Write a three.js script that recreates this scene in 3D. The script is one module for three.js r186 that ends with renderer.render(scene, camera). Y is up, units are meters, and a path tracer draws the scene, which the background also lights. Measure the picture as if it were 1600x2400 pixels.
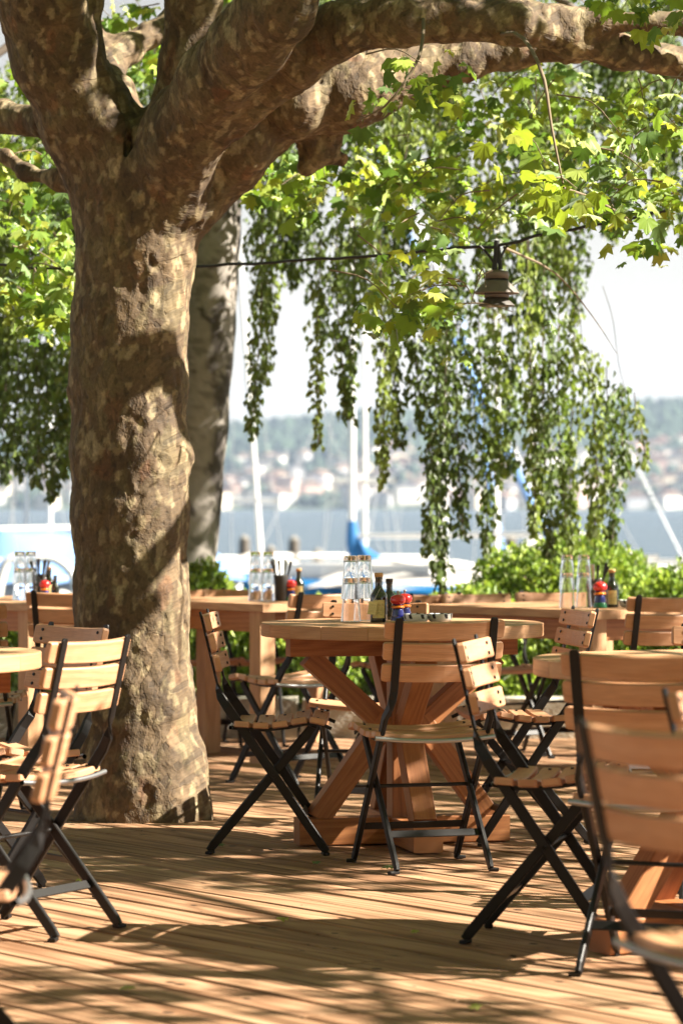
import * as THREE from 'three';
import { mergeGeometries, mergeVertices } from 'three/addons/utils/BufferGeometryUtils.js';
import { ImprovedNoise } from 'three/addons/math/ImprovedNoise.js';

// ---------------------------------------------------------------- camera, sky, sun, exposure
const scene = new THREE.Scene();
const F = 7600, EYE = 1.16, HORIZON = 1186;                 // focal length of the photograph (its pixels), eye height (m), horizon row
const camera = new THREE.PerspectiveCamera(2 * Math.atan(1200 / F) * 180 / Math.PI, 2 / 3, 0.1, 9000);
camera.position.set(0, EYE, 0);
camera.rotation.x = -(1200 - HORIZON) / F;
camera.setFocalLength(110);
camera.fov = 2 * Math.atan(1200 / F) * 180 / Math.PI;
camera.updateProjectionMatrix();
camera.focus = 10.45;
const APERTURE = 0.027;                                      // metres across
camera.userData.fStop = camera.getFocalLength() / 1000 / APERTURE;
scene.add(camera);

const SUN = new THREE.Vector3(0.79, 0.62, 0.06).normalize();
{
  const W = 256, H = 128, d = new Float32Array(W * H * 4), v = new THREE.Vector3();
  for (let j = 0; j < H; j++) for (let i = 0; i < W; i++) {
    const el = ((j + 0.5) / H - 0.5) * Math.PI, az = ((i + 0.5) / W - 0.5) * 2 * Math.PI;
    v.set(Math.cos(az) * Math.cos(el), Math.sin(el), Math.sin(az) * Math.cos(el));
    const up = Math.max(0, v.y), g = Math.max(0, v.dot(SUN)), k = (j * W + i) * 4;
    const hz = Math.pow(1 - up, 5), halo = 0.05 * Math.pow(g, 4);
    d[k] = 0.036 + 0.252 * hz + halo; d[k + 1] = 0.041 + 0.236 * hz + halo * 0.93; d[k + 2] = 0.050 + 0.198 * hz + halo * 0.78; d[k + 3] = 1;
  }
  const t = new THREE.DataTexture(d, W, H, THREE.RGBAFormat, THREE.FloatType);
  t.mapping = THREE.EquirectangularReflectionMapping; t.magFilter = THREE.LinearFilter; t.needsUpdate = true;
  scene.background = t; scene.environment = t;
}
const sun = new THREE.DirectionalLight(new THREE.Color(1.0, 0.92, 0.79), 5);
sun.position.copy(SUN).multiplyScalar(40).add(new THREE.Vector3(0, 0, -11)); sun.target.position.set(0, 0, -11);
sun.castShadow = true; sun.shadow.mapSize.set(4096, 4096);
Object.assign(sun.shadow.camera, { left: -14, right: 14, top: 14, bottom: -14, near: 1, far: 90 });
scene.add(sun, sun.target);
const renderer = new THREE.WebGLRenderer({ antialias: true });
renderer.toneMapping = THREE.LinearToneMapping;
renderer.toneMappingExposure = 4.6;
renderer.shadowMap.enabled = true;
scene.fog = new THREE.FogExp2(0xb4c9e8, 0.00016);

// ---------------------------------------------------------------- helpers
const V = (x, y, z) => new THREE.Vector3(x, y, z);
const at = (px, py, d) => V((px - 800) / F * d, EYE - (py - HORIZON) / F * d, -d);       // a sighted point of the place: bearing, height, distance in metres
const rngOf = (s) => () => { s |= 0; s = s + 0x6D2B79F5 | 0; let t = Math.imul(s ^ s >>> 15, 1 | s); t = t + Math.imul(t ^ t >>> 7, 61 | t) ^ t; return ((t ^ t >>> 14) >>> 0) / 4294967296; };
const perlin = new ImprovedNoise(), N3 = (x, y, z) => perlin.noise(x, y, z);
const lerp = (a, b, t) => a + (b - a) * t, clamp = (x, a, b) => Math.min(b, Math.max(a, x)), sstep = (a, b, x) => { const t = clamp((x - a) / (b - a), 0, 1); return t * t * (3 - 2 * t); };
const taken = {};
const numbered = (n) => { const k = taken[n] = (taken[n] ?? -1) + 1; return k ? `${n}_${String(k).padStart(3, '0')}` : n; };
function tag(o, label, category, group, kind) { if (label) o.userData.label = label; if (category) o.userData.category = category; if (group) o.userData.group = group; if (kind) o.userData.kind = kind; return o; }
function mesh(name, g, m, parent) { const o = new THREE.Mesh(g, m); o.castShadow = o.receiveShadow = true; o.name = parent ? name : numbered(name); (parent ?? scene).add(o); return o; }
function thing(name, label, category, p = [0, 0, 0], turn = 0, group) { const o = new THREE.Group(); o.name = numbered(name); o.position.set(...p); o.rotation.y = turn; scene.add(o); return tag(o, label, category, group); }
function struct(name, g, m) { return tag(mesh(name, g, m), null, null, null, 'structure'); }
function dup(o, label) { const c = o.clone(); c.name = numbered(o.name.replace(/_\d{3}$/, '')); c.userData = { ...o.userData, label }; scene.add(c); return c; }
const RGB = (r, g, b) => new THREE.Color().setRGB(r, g, b);
const mat = (c, roughness = 0.7, o = {}) => new THREE.MeshPhysicalMaterial({ color: c, roughness, ...o });
function merged(list) { return list.length === 1 ? list[0] : mergeGeometries(list.map((g) => g.index ? g.toNonIndexed() : g)); }

// sweep of a chamfered rectangle along stations {p, w (direction of the width), sw, st}
function sweep(st, ch = 0.12) {
  const n = st.length, ring = [], pos = [], uv = [];
  let run = 0;
  for (let i = 0; i < n; i++) {
    const s = st[i], a = st[Math.max(0, i - 1)].p, b = st[Math.min(n - 1, i + 1)].p, T = b.clone().sub(a).normalize();
    const w = s.w.clone().addScaledVector(T, -s.w.dot(T)).normalize(), t = T.clone().cross(w).normalize();
    const hw = s.sw / 2, ht = s.st / 2, c = Math.min(hw, ht) * ch * 2;
    if (i) run += s.p.distanceTo(st[i - 1].p);
    const q = [[hw, ht - c], [hw - c, ht], [-hw + c, ht], [-hw, ht - c], [-hw, -ht + c], [-hw + c, -ht], [hw - c, -ht], [hw, -ht + c]];
    const per = [0]; for (let k = 0; k < 8; k++) per.push(per[k] + Math.hypot(q[(k + 1) % 8][0] - q[k][0], q[(k + 1) % 8][1] - q[k][1]));
    ring.push({ v: q.map(([x, y]) => s.p.clone().addScaledVector(w, x).addScaledVector(t, y)), u: run, per });
  }
  const tri = (A, B, C, ua, ub, uc) => { for (const P of [A, B, C]) pos.push(P.x, P.y, P.z); uv.push(...ua, ...ub, ...uc); };
  for (let i = 0; i < n - 1; i++) for (let k = 0; k < 8; k++) {
    const A = ring[i], B = ring[i + 1], k2 = (k + 1) % 8, a0 = [A.u, A.per[k]], a1 = [A.u, A.per[k + 1]], b0 = [B.u, B.per[k]], b1 = [B.u, B.per[k + 1]];
    tri(A.v[k], A.v[k2], B.v[k], a0, a1, b0); tri(A.v[k2], B.v[k2], B.v[k], a1, b1, b0);
  }
  for (const [e, flip] of [[0, 1], [n - 1, 0]]) { const R = ring[e]; for (let k = 1; k < 7; k++) { const u = (i) => [i * 0.01, R.u * 0.1]; flip ? tri(R.v[0], R.v[k + 1], R.v[k], u(0), u(k + 1), u(k)) : tri(R.v[0], R.v[k], R.v[k + 1], u(0), u(k), u(k + 1)); } }
  const g = new THREE.BufferGeometry();
  g.setAttribute('position', new THREE.Float32BufferAttribute(pos, 3)); g.setAttribute('uv', new THREE.Float32BufferAttribute(uv, 2));
  g.computeVertexNormals();
  return g;
}
const beam = (a, b, w, sw, st, ch = 0.06) => sweep([{ p: a, w, sw, st }, { p: b, w, sw, st }], ch);
function shiftUV(g, du, dv) { const u = g.attributes.uv; for (let i = 0; i < u.count; i++) u.setXY(i, u.getX(i) + du, u.getY(i) + dv); return g; }
function tube(pts, r, seg = 24, rad = 6) { return new THREE.TubeGeometry(new THREE.CatmullRomCurve3(pts, false, 'centripetal'), seg, r, rad, false); }
// tapering tube: stations [Vector3, radius]
function taper(st, seg = 8, sub = 4, rough = 0) {
  const curve = new THREE.CatmullRomCurve3(st.map((s) => s[0]), false, 'centripetal'), n = (st.length - 1) * sub, fr = curve.computeFrenetFrames(n, false);
  const pos = [], uv = [], idx = [];
  for (let i = 0; i <= n; i++) {
    const t = i / n, c = curve.getPoint(t), f = t * (st.length - 1), k = Math.min(st.length - 2, Math.floor(f)), r0 = lerp(st[k][1], st[k + 1][1], f - k);
    const fi = Math.min(n, Math.round(curve.getUtoTmapping ? t * n : t * n));
    for (let j = 0; j <= seg; j++) {
      const a = j / seg * Math.PI * 2, N = fr.normals[fi], B = fr.binormals[fi];
      const dir = N.clone().multiplyScalar(Math.cos(a)).addScaledVector(B, Math.sin(a));
      const p0 = c.clone().addScaledVector(dir, r0), r = rough ? r0 * (1 + rough * N3(p0.x * 9, p0.y * 5, p0.z * 9)) : r0;
      const p = c.clone().addScaledVector(dir, r);
      pos.push(p.x, p.y, p.z); uv.push(j / seg, t * 4);
      if (i < n && j < seg) { const q = i * (seg + 1) + j; idx.push(q, q + seg + 1, q + 1, q + 1, q + seg + 1, q + seg + 2); }
    }
  }
  const g = new THREE.BufferGeometry(); g.setAttribute('position', new THREE.Float32BufferAttribute(pos, 3)); g.setAttribute('uv', new THREE.Float32BufferAttribute(uv, 2)); g.setIndex(idx); g.computeVertexNormals();
  return g;
}
const lathe = (pts, seg = 28) => new THREE.LatheGeometry(pts.map(([r, y]) => new THREE.Vector2(r, y)), seg);

// ---------------------------------------------------------------- textures
function tex(w, h, fn, srgb = true, rep) {
  const d = new Uint8Array(w * h * 4);
  for (let j = 0; j < h; j++) for (let i = 0; i < w; i++) { const c = fn(i / w, j / h), k = (j * w + i) * 4; for (let q = 0; q < 3; q++) d[k + q] = clamp(Math.round(c[q] * 255), 0, 255); d[k + 3] = 255; }
  const t = new THREE.DataTexture(d, w, h, THREE.RGBAFormat); t.wrapS = t.wrapT = THREE.RepeatWrapping; t.magFilter = THREE.LinearFilter; t.minFilter = THREE.LinearMipmapLinearFilter; t.generateMipmaps = true;
  if (srgb) t.colorSpace = THREE.SRGBColorSpace; if (rep) t.repeat.set(...rep); t.needsUpdate = true; return t;
}
// periodic noise so that the wood repeats without a seam
const per = (u, v, fu, fv, z) => { const a = u * 2 * Math.PI, R = fu / (2 * Math.PI); return N3(Math.cos(a) * R + 7.3 + z, Math.sin(a) * R + 3.1, v * fv + z * 3.7); };
function wood(seed, light, mid, dark, { w = 512, h = 256, len = 1, wid = 0.25, rings = 9, knots = 0, specks = 0, tone = 0.5 } = {}) {
  const r = rngOf(seed), K = Array.from({ length: knots }, () => [r(), r(), 0.006 + r() * 0.01]), S = Array.from({ length: specks }, () => [r(), r(), 0.0012 + r() * 0.003]);
  return tex(w, h, (u, v) => {
    let warp = 0, kd = 0;
    for (const [ku, kv, kr] of K) { let du = Math.abs(u - ku); du = Math.min(du, 1 - du) * len; const dv = (v - kv) * wid, q = Math.hypot(du * 0.45, dv); warp += 0.5 * Math.exp(-(q * q) / (kr * kr * 9)) * Math.sign(dv || 1); kd = Math.max(kd, 1 - sstep(kr * 0.5, kr, Math.hypot(du * 0.7, dv))); }
    const b = per(u, v, 2, 5, seed), ring = Math.sin((v * rings + b * 1.6 + warp + per(u, v, 1, 1.5, seed + 5) * 2.2) * 6.283) * 0.5 + 0.5;
    const fine = per(u, v, 7, 110, seed + 2) * 0.5 + 0.5, pore = per(u, v, 22, 260, seed + 9), patch = per(u, v, 3, 4, seed + 11) * 0.5 + 0.5;
    let t = clamp(ring * 0.32 + fine * 0.42 + patch * tone * 0.6 - 0.12, 0, 1);
    const c = t < 0.5 ? light.map((x, k) => lerp(x, mid[k], t * 2)) : mid.map((x, k) => lerp(x, dark[k], t * 2 - 1));
    let m = 1 + pore * 0.13;
    for (const [su, sv, sr] of S) { let du = Math.abs(u - su); du = Math.min(du, 1 - du) * len; if (Math.hypot(du * 0.6, (v - sv) * wid) < sr) m *= 0.45; }
    return c.map((x, k) => lerp(x * m, dark[k] * 0.45, kd));
  }, true, [1 / len, 1 / wid]);
}
const bumpWood = (seed, len, wid) => tex(512, 256, (u, v) => { const x = 0.5 + 0.28 * per(u, v, 6, 120, seed) + 0.25 * per(u, v, 2, 30, seed + 4); return [x, x, x]; }, false, [1 / len, 1 / wid]);

const deckBump = bumpWood(31, 1.6, 0.18);
const M = {};
M.deck = [0, 1, 2, 3, 4].map((i) => { const k = [1, 0.93, 1.05, 0.97, 0.88][i], r = [1, 1.02, 0.98, 0.97, 1.0][i]; return mat(RGB(0.72 * k, 0.705 * k * r, 0.745 * k * r), 0.66, { map: wood(40 + i, [0.84, 0.71, 0.56], [0.69, 0.54, 0.40], [0.40, 0.28, 0.18], { w: 1024, h: 128, len: 2.6, wid: 0.36, rings: 5, knots: 7, specks: 26, tone: 1.0 }), bumpMap: deckBump, bumpScale: 0.0012, specularIntensity: 0.4 }); });
M.slat = [0, 1, 2].map((i) => mat(RGB([0.66, 0.62, 0.70][i], [0.53, 0.50, 0.575][i], [0.545, 0.505, 0.60][i]), 0.5, { map: wood(60 + i, [0.90, 0.76, 0.59], [0.85, 0.68, 0.49], [0.72, 0.52, 0.34], { len: 0.9, wid: 0.3, rings: 4, tone: 0.5 }), clearcoat: 0.15, clearcoatRoughness: 0.5 }));
M.table = [0, 1, 2].map((i) => mat(RGB([0.74, 0.70, 0.66][i], [0.68, 0.64, 0.60][i], [0.70, 0.66, 0.6][i]), 0.55, { map: wood(70 + i, [0.86, 0.72, 0.55], [0.79, 0.62, 0.44], [0.62, 0.45, 0.30], { len: 1.1, wid: 0.3, rings: 5, tone: 0.6 }) }));
M.teak = [0, 1].map((i) => mat(RGB([0.8, 0.74][i], [0.76, 0.68][i], [0.7, 0.6][i]), 0.55, { map: wood(80 + i, [0.76, 0.53, 0.34], [0.67, 0.44, 0.26], [0.46, 0.27, 0.14], { len: 0.9, wid: 0.25, rings: 8, tone: 0.6 }) }));
M.steel = mat(RGB(0.007, 0.0055, 0.005), 0.45, { specularIntensity: 0.6, bumpMap: tex(128, 128, (u, v) => { const x = 0.5 + 0.5 * N3(u * 40, v * 40, 3); return [x, x, x]; }, false, [8, 8]), bumpScale: 0.0004 });
M.bolt = mat(RGB(0.02, 0.018, 0.018), 0.4, { metalness: 0.6 });
M.rod = mat(RGB(0.35, 0.35, 0.36), 0.35, { metalness: 0.9 });
M.bark = mat(0xffffff, 0.86, { vertexColors: true });
const flake = (u, v) => { const U = (f) => N3(u * f, v * f * 0.5, f); return { a: U(26), b: U(52), c: N3(u * 120, v * 80, 5), d: N3(u * 240, v * 170, 6) }; };
M.planeBark = mat(0xffffff, 0.85, { vertexColors: true,
  map: tex(1024, 1024, (u, v) => { const f = flake(u, v); let k = 0.84; k *= 1 + 0.14 * sstep(0.14, 0.18, f.a); k *= 1 - 0.16 * sstep(0.26, 0.32, -f.b); k *= 1 + 0.12 * f.c + 0.10 * f.d; return [k, k * 0.985, k * 0.95].map((x) => clamp(x, 0, 1)); }),
  bumpMap: tex(1024, 1024, (u, v) => { const f = flake(u, v); let h = 0.6; h -= 0.22 * sstep(0.14, 0.18, f.a); h -= 0.2 * sstep(0.26, 0.32, -f.b); h += 0.14 * f.c + 0.1 * f.d; return [h, h, h]; }, false), bumpScale: 0.006 });
M.glass = mat(0xffffff, 0.02, { transmission: 1, thickness: 0.004, ior: 1.5 });
M.black = mat(RGB(0.012, 0.012, 0.013), 0.5);
// ---------------------------------------------------------------- setting: ground, deck, water, far shore
const WATER = -1.0;
{
  const g = new THREE.PlaneGeometry(60, 28); g.rotateX(-Math.PI / 2); g.translate(0, -0.16, -10);
  struct('ground', g, mat(RGB(0.09, 0.07, 0.05), 0.95));
}
const DECK_ANG = 37 * Math.PI / 180, DU = V(-Math.sin(DECK_ANG), 0, -Math.cos(DECK_ANG)), DV = V(Math.cos(DECK_ANG), 0, -Math.sin(DECK_ANG));
{
  const deck = new THREE.Group(); deck.name = 'deck'; deck.userData.kind = 'structure'; scene.add(deck);
  const r = rngOf(5), pitch = 0.146, half = 0.0668, O = V(0, 0, -11);
  for (let row = -45; row <= 47; row++) {
    let u = -9.5 - r() * 3;
    while (u < 8.5) {
      const L = 6.4 + r() * 1.2, a = u + 0.002, b = u + L - 0.003; u += L;
      const A = O.clone().addScaledVector(DV, row * pitch).addScaledVector(DU, a), B = O.clone().addScaledVector(DV, row * pitch).addScaledVector(DU, b);
      if (Math.min(-A.z, -B.z) > 17.3 || Math.max(-A.z, -B.z) < 3.5 || Math.min(A.x, B.x) > 4 || Math.max(A.x, B.x) < -4.2) continue;
      const k = (17.2 + B.z) < 0 ? (17.2 + A.z) / (A.z - B.z) : 1; B.lerpVectors(A, B, Math.min(1, k));
      const dy = -0.014 + (r() - 0.5) * 0.0028, dw = (r() - 0.5) * 0.003, tilt = V(DV.x, (r() - 0.5) * 0.012, DV.z);
      A.y = B.y = dy;
      const g = shiftUV(beam(A, B, tilt, half * 2 + dw, 0.028, 0.15), r() * 2.6, r() * 0.36);
      mesh('plank', g, M.deck[Math.floor(r() * 5)], deck);
    }
  }
}
// flower bed behind the deck, quay wall, lake
{
  const soil = new THREE.BoxGeometry(26, 0.5, 5); soil.translate(0, -0.15, -19.1);
  struct('planting_bed', soil, mat(RGB(0.05, 0.04, 0.028), 1));
  const quay = new THREE.BoxGeometry(60, 2.4, 1.6); quay.translate(0, -1.15, -22.4);
  struct('quay_wall', quay, mat(RGB(0.3, 0.28, 0.25), 0.9));
  const g = new THREE.PlaneGeometry(5200, 2600); g.rotateX(-Math.PI / 2); g.translate(0, WATER, -23 - 1300);
  const rip = tex(256, 256, (u, v) => { const x = 0.5 + 0.5 * per(u, v, 9, 26, 2) + 0.3 * per(u, v, 18, 60, 4); return [x, x, x]; }, false, [1300, 650]);
  struct('lake', g, mat(RGB(0.05, 0.09, 0.13), 0.22, { ior: 1.33, bumpMap: rip, bumpScale: 0.035 }));
}
{ // hills across the lake: near wooded slope with the town, higher ridge behind
  const D0 = 1750, ridge = (x) => 54 + 15 * (x / 420) + 9 * N3(x * 0.006, 1.3, 0) + 3 * N3(x * 0.02, 4, 0);
  const hAt = (x, t) => { const e = sstep(0, 1, t); return WATER - 0.5 + 2.5 * Math.min(1, t * 30) + ridge(x) * (0.42 * t + 0.58 * e) + 2.2 * N3(x * 0.02, t * 6, 5) * Math.min(1, t * 6); };
  const nx = 160, nt = 40, pos = [], idx = [], X0 = -1100, X1 = 1100, depth = 620;
  for (let j = 0; j <= nt; j++) for (let i = 0; i <= nx; i++) { const x = lerp(X0, X1, i / nx), t = j / nt; pos.push(x, hAt(x, t), -(D0 + depth * t)); if (i < nx && j < nt) { const q = j * (nx + 1) + i; idx.push(q, q + 1, q + nx + 1, q + 1, q + nx + 2, q + nx + 1); } }
  const g = new THREE.BufferGeometry(); g.setAttribute('position', new THREE.Float32BufferAttribute(pos, 3)); g.setIndex(idx); g.computeVertexNormals();
  struct('hillside', g, mat(RGB(0.05, 0.075, 0.04), 1));
  const r = rngOf(77), crown = new THREE.IcosahedronGeometry(1, 1), p = crown.attributes.position;
  for (let i = 0; i < p.count; i++) { const s = 1 + 0.28 * N3(p.getX(i) * 3, p.getY(i) * 3, p.getZ(i) * 3); p.setXYZ(i, p.getX(i) * s, p.getY(i) * s, p.getZ(i) * s); }
  crown.computeVertexNormals();
  const list = [];
  for (let i = 0; i < 17000; i++) { const x = lerp(-520, 520, r()), t = Math.pow(r(), 0.75); const town = t < 0.45 ? 0.1 : t < 0.55 ? 0.5 : 1; if (r() > town) continue; list.push([x, t]); }
  const im = new THREE.InstancedMesh(crown, mat(0xffffff, 1), list.length), m4 = new THREE.Matrix4(), q = new THREE.Quaternion(), c = new THREE.Color();
  list.forEach(([x, t], i) => { const s = 2.6 + r() * 3.4, con = r() < 0.35; q.setFromAxisAngle(V(0, 1, 0), r() * 6.28); m4.compose(V(x, hAt(x, t) + s * 0.7, -(D0 + depth * t)), q, V(s * (con ? 0.7 : 1.1), s * (con ? 1.7 : 1.05), s)); im.setMatrixAt(i, m4); const v = 0.6 + r() * 0.8; im.setColorAt(i, c.setRGB(0.036 * v, 0.062 * v, 0.034 * v)); });
  im.name = 'forest'; tag(im, 'dark wooded slope of the hill across the lake', 'forest', null, 'stuff'); scene.add(im);
  // the town: each house a thing
  const walls = { white: RGB(0.78, 0.76, 0.72), cream: RGB(0.7, 0.6, 0.46), pink: RGB(0.62, 0.42, 0.36), grey: RGB(0.45, 0.45, 0.46) }, roofs = { red: mat(RGB(0.22, 0.14, 0.10), 0.9), brown: mat(RGB(0.18, 0.11, 0.08), 0.9), slate: mat(RGB(0.16, 0.15, 0.16), 0.9) };
  const wm = Object.fromEntries(Object.entries(walls).map(([k, v]) => [k, mat(v, 0.9)]));
  const bodyG = new THREE.BoxGeometry(1, 1, 1); bodyG.translate(0, 0.5, 0);
  const roofG = new THREE.ExtrudeGeometry(new THREE.Shape([new THREE.Vector2(-0.58, 0), new THREE.Vector2(0.58, 0), new THREE.Vector2(0, 0.5)]), { depth: 1.1, bevelEnabled: false }); roofG.translate(0, 0, -0.55);
  const winG = new THREE.BoxGeometry(1, 1, 0.12), winM = mat(RGB(0.05, 0.06, 0.08), 0.2);
  const rr = rngOf(99), placed = [];
  for (let i = 0; i < 6000 && placed.length < 285; i++) {
    const x = lerp(-440, 440, rr()), t = 0.012 + 0.52 * Math.pow(rr(), 1.25), D = D0 + depth * t;
    if (Math.abs(x) > 0.118 * D || placed.some(([a, b]) => Math.hypot((a - x) / 10, (b - t) / 0.014) < 1)) continue;
    const inTown = x > -230; if (!inTown && rr() < 0.6) continue;
    placed.push([x, t]);
    const wk = ['white', 'white', 'white', 'white', 'cream', 'cream', 'pink', 'grey'][Math.floor(rr() * 8)], rk = ['red', 'red', 'brown', 'slate'][Math.floor(rr() * 4)], w = 6.5 + rr() * 7, h = 5.5 + rr() * 4.5, dp = 6 + rr() * 3;
    const near = t < 0.08 ? 'near the water of' : t < 0.3 ? 'low on the hill across' : 'high on the hill across';
    const o = thing('far_house', `small ${wk} walled house with ${rk} roof ${near} the lake`, 'house', [x, hAt(x, t) - 1.5, -D], (rr() - 0.5) * 1.6, 'houses on the far shore');
    const b = mesh('wall', bodyG, wm[wk], o); b.scale.set(w, h + 1.5, dp);
    const rf = mesh('roof', roofG, roofs[rk], o); rf.scale.set(w, rr() < 0.3 ? 2 : w * 0.5, dp); rf.position.y = h + 1.5;
    for (const s of [-1, 1]) { const wd = mesh('window', winG, winM, o); wd.scale.set(0.9, 1.1, 1); wd.position.set(s * w * 0.24, h * 0.55 + 1.5, dp / 2); }
  }
}
// ---------------------------------------------------------------- plane tree
function surfaceNet(field, lo, hi, cell, lip) {
  const n = [0, 1, 2].map((k) => Math.ceil((hi[k] - lo[k]) / cell) + 1), [nx, ny, nz] = n, f = new Float32Array(nx * ny * nz).fill(9), B = 8;
  for (let bz = 0; bz < nz; bz += B) for (let by = 0; by < ny; by += B) for (let bx = 0; bx < nx; bx += B) {
    const c = field(lo[0] + (bx + B / 2) * cell, lo[1] + (by + B / 2) * cell, lo[2] + (bz + B / 2) * cell);
    const far = Math.abs(c) > B * cell * 0.95 + lip;
    for (let z = bz; z < Math.min(nz, bz + B); z++) for (let y = by; y < Math.min(ny, by + B); y++) for (let x = bx; x < Math.min(nx, bx + B); x++)
      f[(z * ny + y) * nx + x] = far ? c : field(lo[0] + x * cell, lo[1] + y * cell, lo[2] + z * cell);
  }
  const vid = new Int32Array(nx * ny * nz).fill(-1), pos = [], idx = [], off = [0, 1, nx, nx + 1, nx * ny, nx * ny + 1, nx * ny + nx, nx * ny + nx + 1];
  const E = [[0, 1], [2, 3], [4, 5], [6, 7], [0, 2], [1, 3], [4, 6], [5, 7], [0, 4], [1, 5], [2, 6], [3, 7]];
  for (let z = 0; z < nz - 1; z++) for (let y = 0; y < ny - 1; y++) for (let x = 0; x < nx - 1; x++) {
    const i = (z * ny + y) * nx + x; let m = 0;
    for (let k = 0; k < 8; k++) if (f[i + off[k]] < 0) m |= 1 << k;
    if (m === 0 || m === 255) continue;
    let sx = 0, sy = 0, sz = 0, c = 0;
    for (const [a, b] of E) { const fa = f[i + off[a]], fb = f[i + off[b]]; if (fa < 0 === fb < 0) continue; const t = fa / (fa - fb); sx += lerp(a & 1, b & 1, t); sy += lerp(a >> 1 & 1, b >> 1 & 1, t); sz += lerp(a >> 2, b >> 2, t); c++; }
    vid[i] = pos.length / 3; pos.push(lo[0] + (x + sx / c) * cell, lo[1] + (y + sy / c) * cell, lo[2] + (z + sz / c) * cell);
  }
  const quad = (a, b, c, d, flip) => { if (a < 0 || b < 0 || c < 0 || d < 0) return; flip ? idx.push(a, c, b, a, d, c) : idx.push(a, b, c, a, c, d); };
  for (let z = 1; z < nz - 1; z++) for (let y = 1; y < ny - 1; y++) for (let x = 1; x < nx - 1; x++) {
    const i = (z * ny + y) * nx + x, s = f[i] < 0;
    if (s !== f[i + 1] < 0) quad(vid[i - nx - nx * ny], vid[i - nx * ny], vid[i], vid[i - nx], !s);
    if (s !== f[i + nx] < 0) quad(vid[i - 1 - nx * ny], vid[i - 1], vid[i], vid[i - nx * ny], !s);
    if (s !== f[i + nx * ny] < 0) quad(vid[i - 1 - nx], vid[i - nx], vid[i], vid[i - 1], !s);
  }
  const g = new THREE.BufferGeometry(); g.setAttribute('position', new THREE.Float32BufferAttribute(pos, 3)); g.setIndex(idx); g.computeVertexNormals();
  return g;
}
const TREE = at(325, 1910, 12.1); TREE.y = 0;
const planeTree = thing('plane_tree', 'massive old plane tree with mottled peeling bark rising through the deck', 'tree', TREE.toArray());
const chains = [
  [[338, 1990, 12.1, 158], [334, 1900, 12.1, 151], [326, 1800, 12.1, 145], [316, 1640, 12.1, 136], [308, 1400, 12.1, 131], [304, 1200, 12.1, 133], [305, 1060, 12.1, 136], [303, 900, 12.1, 132], [306, 750, 12.1, 130], [316, 600, 12.1, 135], [326, 480, 12.1, 146], [335, 410, 12.1, 152]],
  [[292, 440, 12.1, 125], [200, 270, 12.0, 108], [128, 140, 11.9, 99], [95, 0, 11.8, 100], [60, -130, 11.7, 90], [20, -300, 11.6, 80]],
  [[190, 120, 11.9, 40], [205, 0, 11.9, 30], [220, -80, 11.9, 28]],
  [[240, 350, 12.05, 60], [130, 287, 12.2, 40], [0, 276, 12.4, 34], [-180, 268, 12.6, 28]],
  [[240, 430, 12.1, 34], [150, 420, 12.2, 20], [65, 408, 12.3, 17], [15, 368, 12.4, 15], [-70, 320, 12.6, 13]],
  [[300, 330, 12.3, 66], [262, 225, 12.55, 50], [240, 165, 12.7, 42], [290, 118, 12.8, 30], [350, 82, 12.9, 25], [410, 42, 13.0, 23], [480, -30, 13.1, 22]],
  [[240, 160, 12.7, 30], [226, 90, 12.75, 17], [215, 0, 12.8, 14]],
  [[385, 430, 12.0, 112], [428, 310, 11.8, 92], [505, 190, 11.6, 84], [585, 100, 11.4, 88], [645, 20, 11.28, 84], [700, -120, 11.2, 80], [760, -300, 11.12, 70]],
  [[410, 290, 12.0, 70], [440, 150, 11.95, 60], [455, 0, 11.9, 60], [460, -200, 11.9, 50]],
  [[420, 450, 12.1, 112], [520, 345, 12.1, 106], [620, 262, 12.1, 94], [700, 222, 12.1, 86], [800, 218, 12.1, 90], [870, 195, 12.15, 82], [950, 168, 12.2, 60], [1080, 140, 12.25, 47], [1200, 118, 12.3, 39], [1330, 105, 12.3, 36], [1420, 120, 12.25, 30]],
  [[530, 255, 11.75, 74], [680, 140, 11.6, 68], [800, 72, 11.52, 60], [920, 48, 11.5, 57], [1050, 45, 11.55, 48], [1200, 58, 11.65, 43], [1330, 88, 11.8, 40], [1460, 125, 11.95, 37], [1620, 150, 12.1, 34], [1800, 170, 12.2, 32]],
  [[1020, 15, 11.6, 38], [1200, 18, 11.7, 24], [1400, 50, 11.8, 25], [1620, 55, 11.9, 26], [1800, 40, 12.0, 24]],
  [[775, 322, 12.2, 24], [742, 352, 12.2, 26], [716, 392, 12.2, 23]], [[735, 345, 12.2, 20], [800, 372, 12.25, 15]],
  [[418, 1066, 12.06, 21], [420, 1076, 12.06, 20]], [[688, 240, 11.98, 72], [692, 250, 11.98, 70]], [[560, 345, 12.0, 70], [565, 345, 12.0, 70]],
  [[250, 300, 11.9, 50], [300, 380, 11.93, 45]],
  [[470, 1930, 12.0, 26], [440, 1780, 12.05, 34]], [[405, 1940, 11.93, 34], [395, 1800, 11.97, 36]], [[215, 1935, 12.0, 34], [235, 1800, 12.05, 34]],
].map((c) => c.map(([px, py, d, r]) => { const p = at(px, py, d); return [p.x, p.y, p.z, r * d / F]; }));
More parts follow.
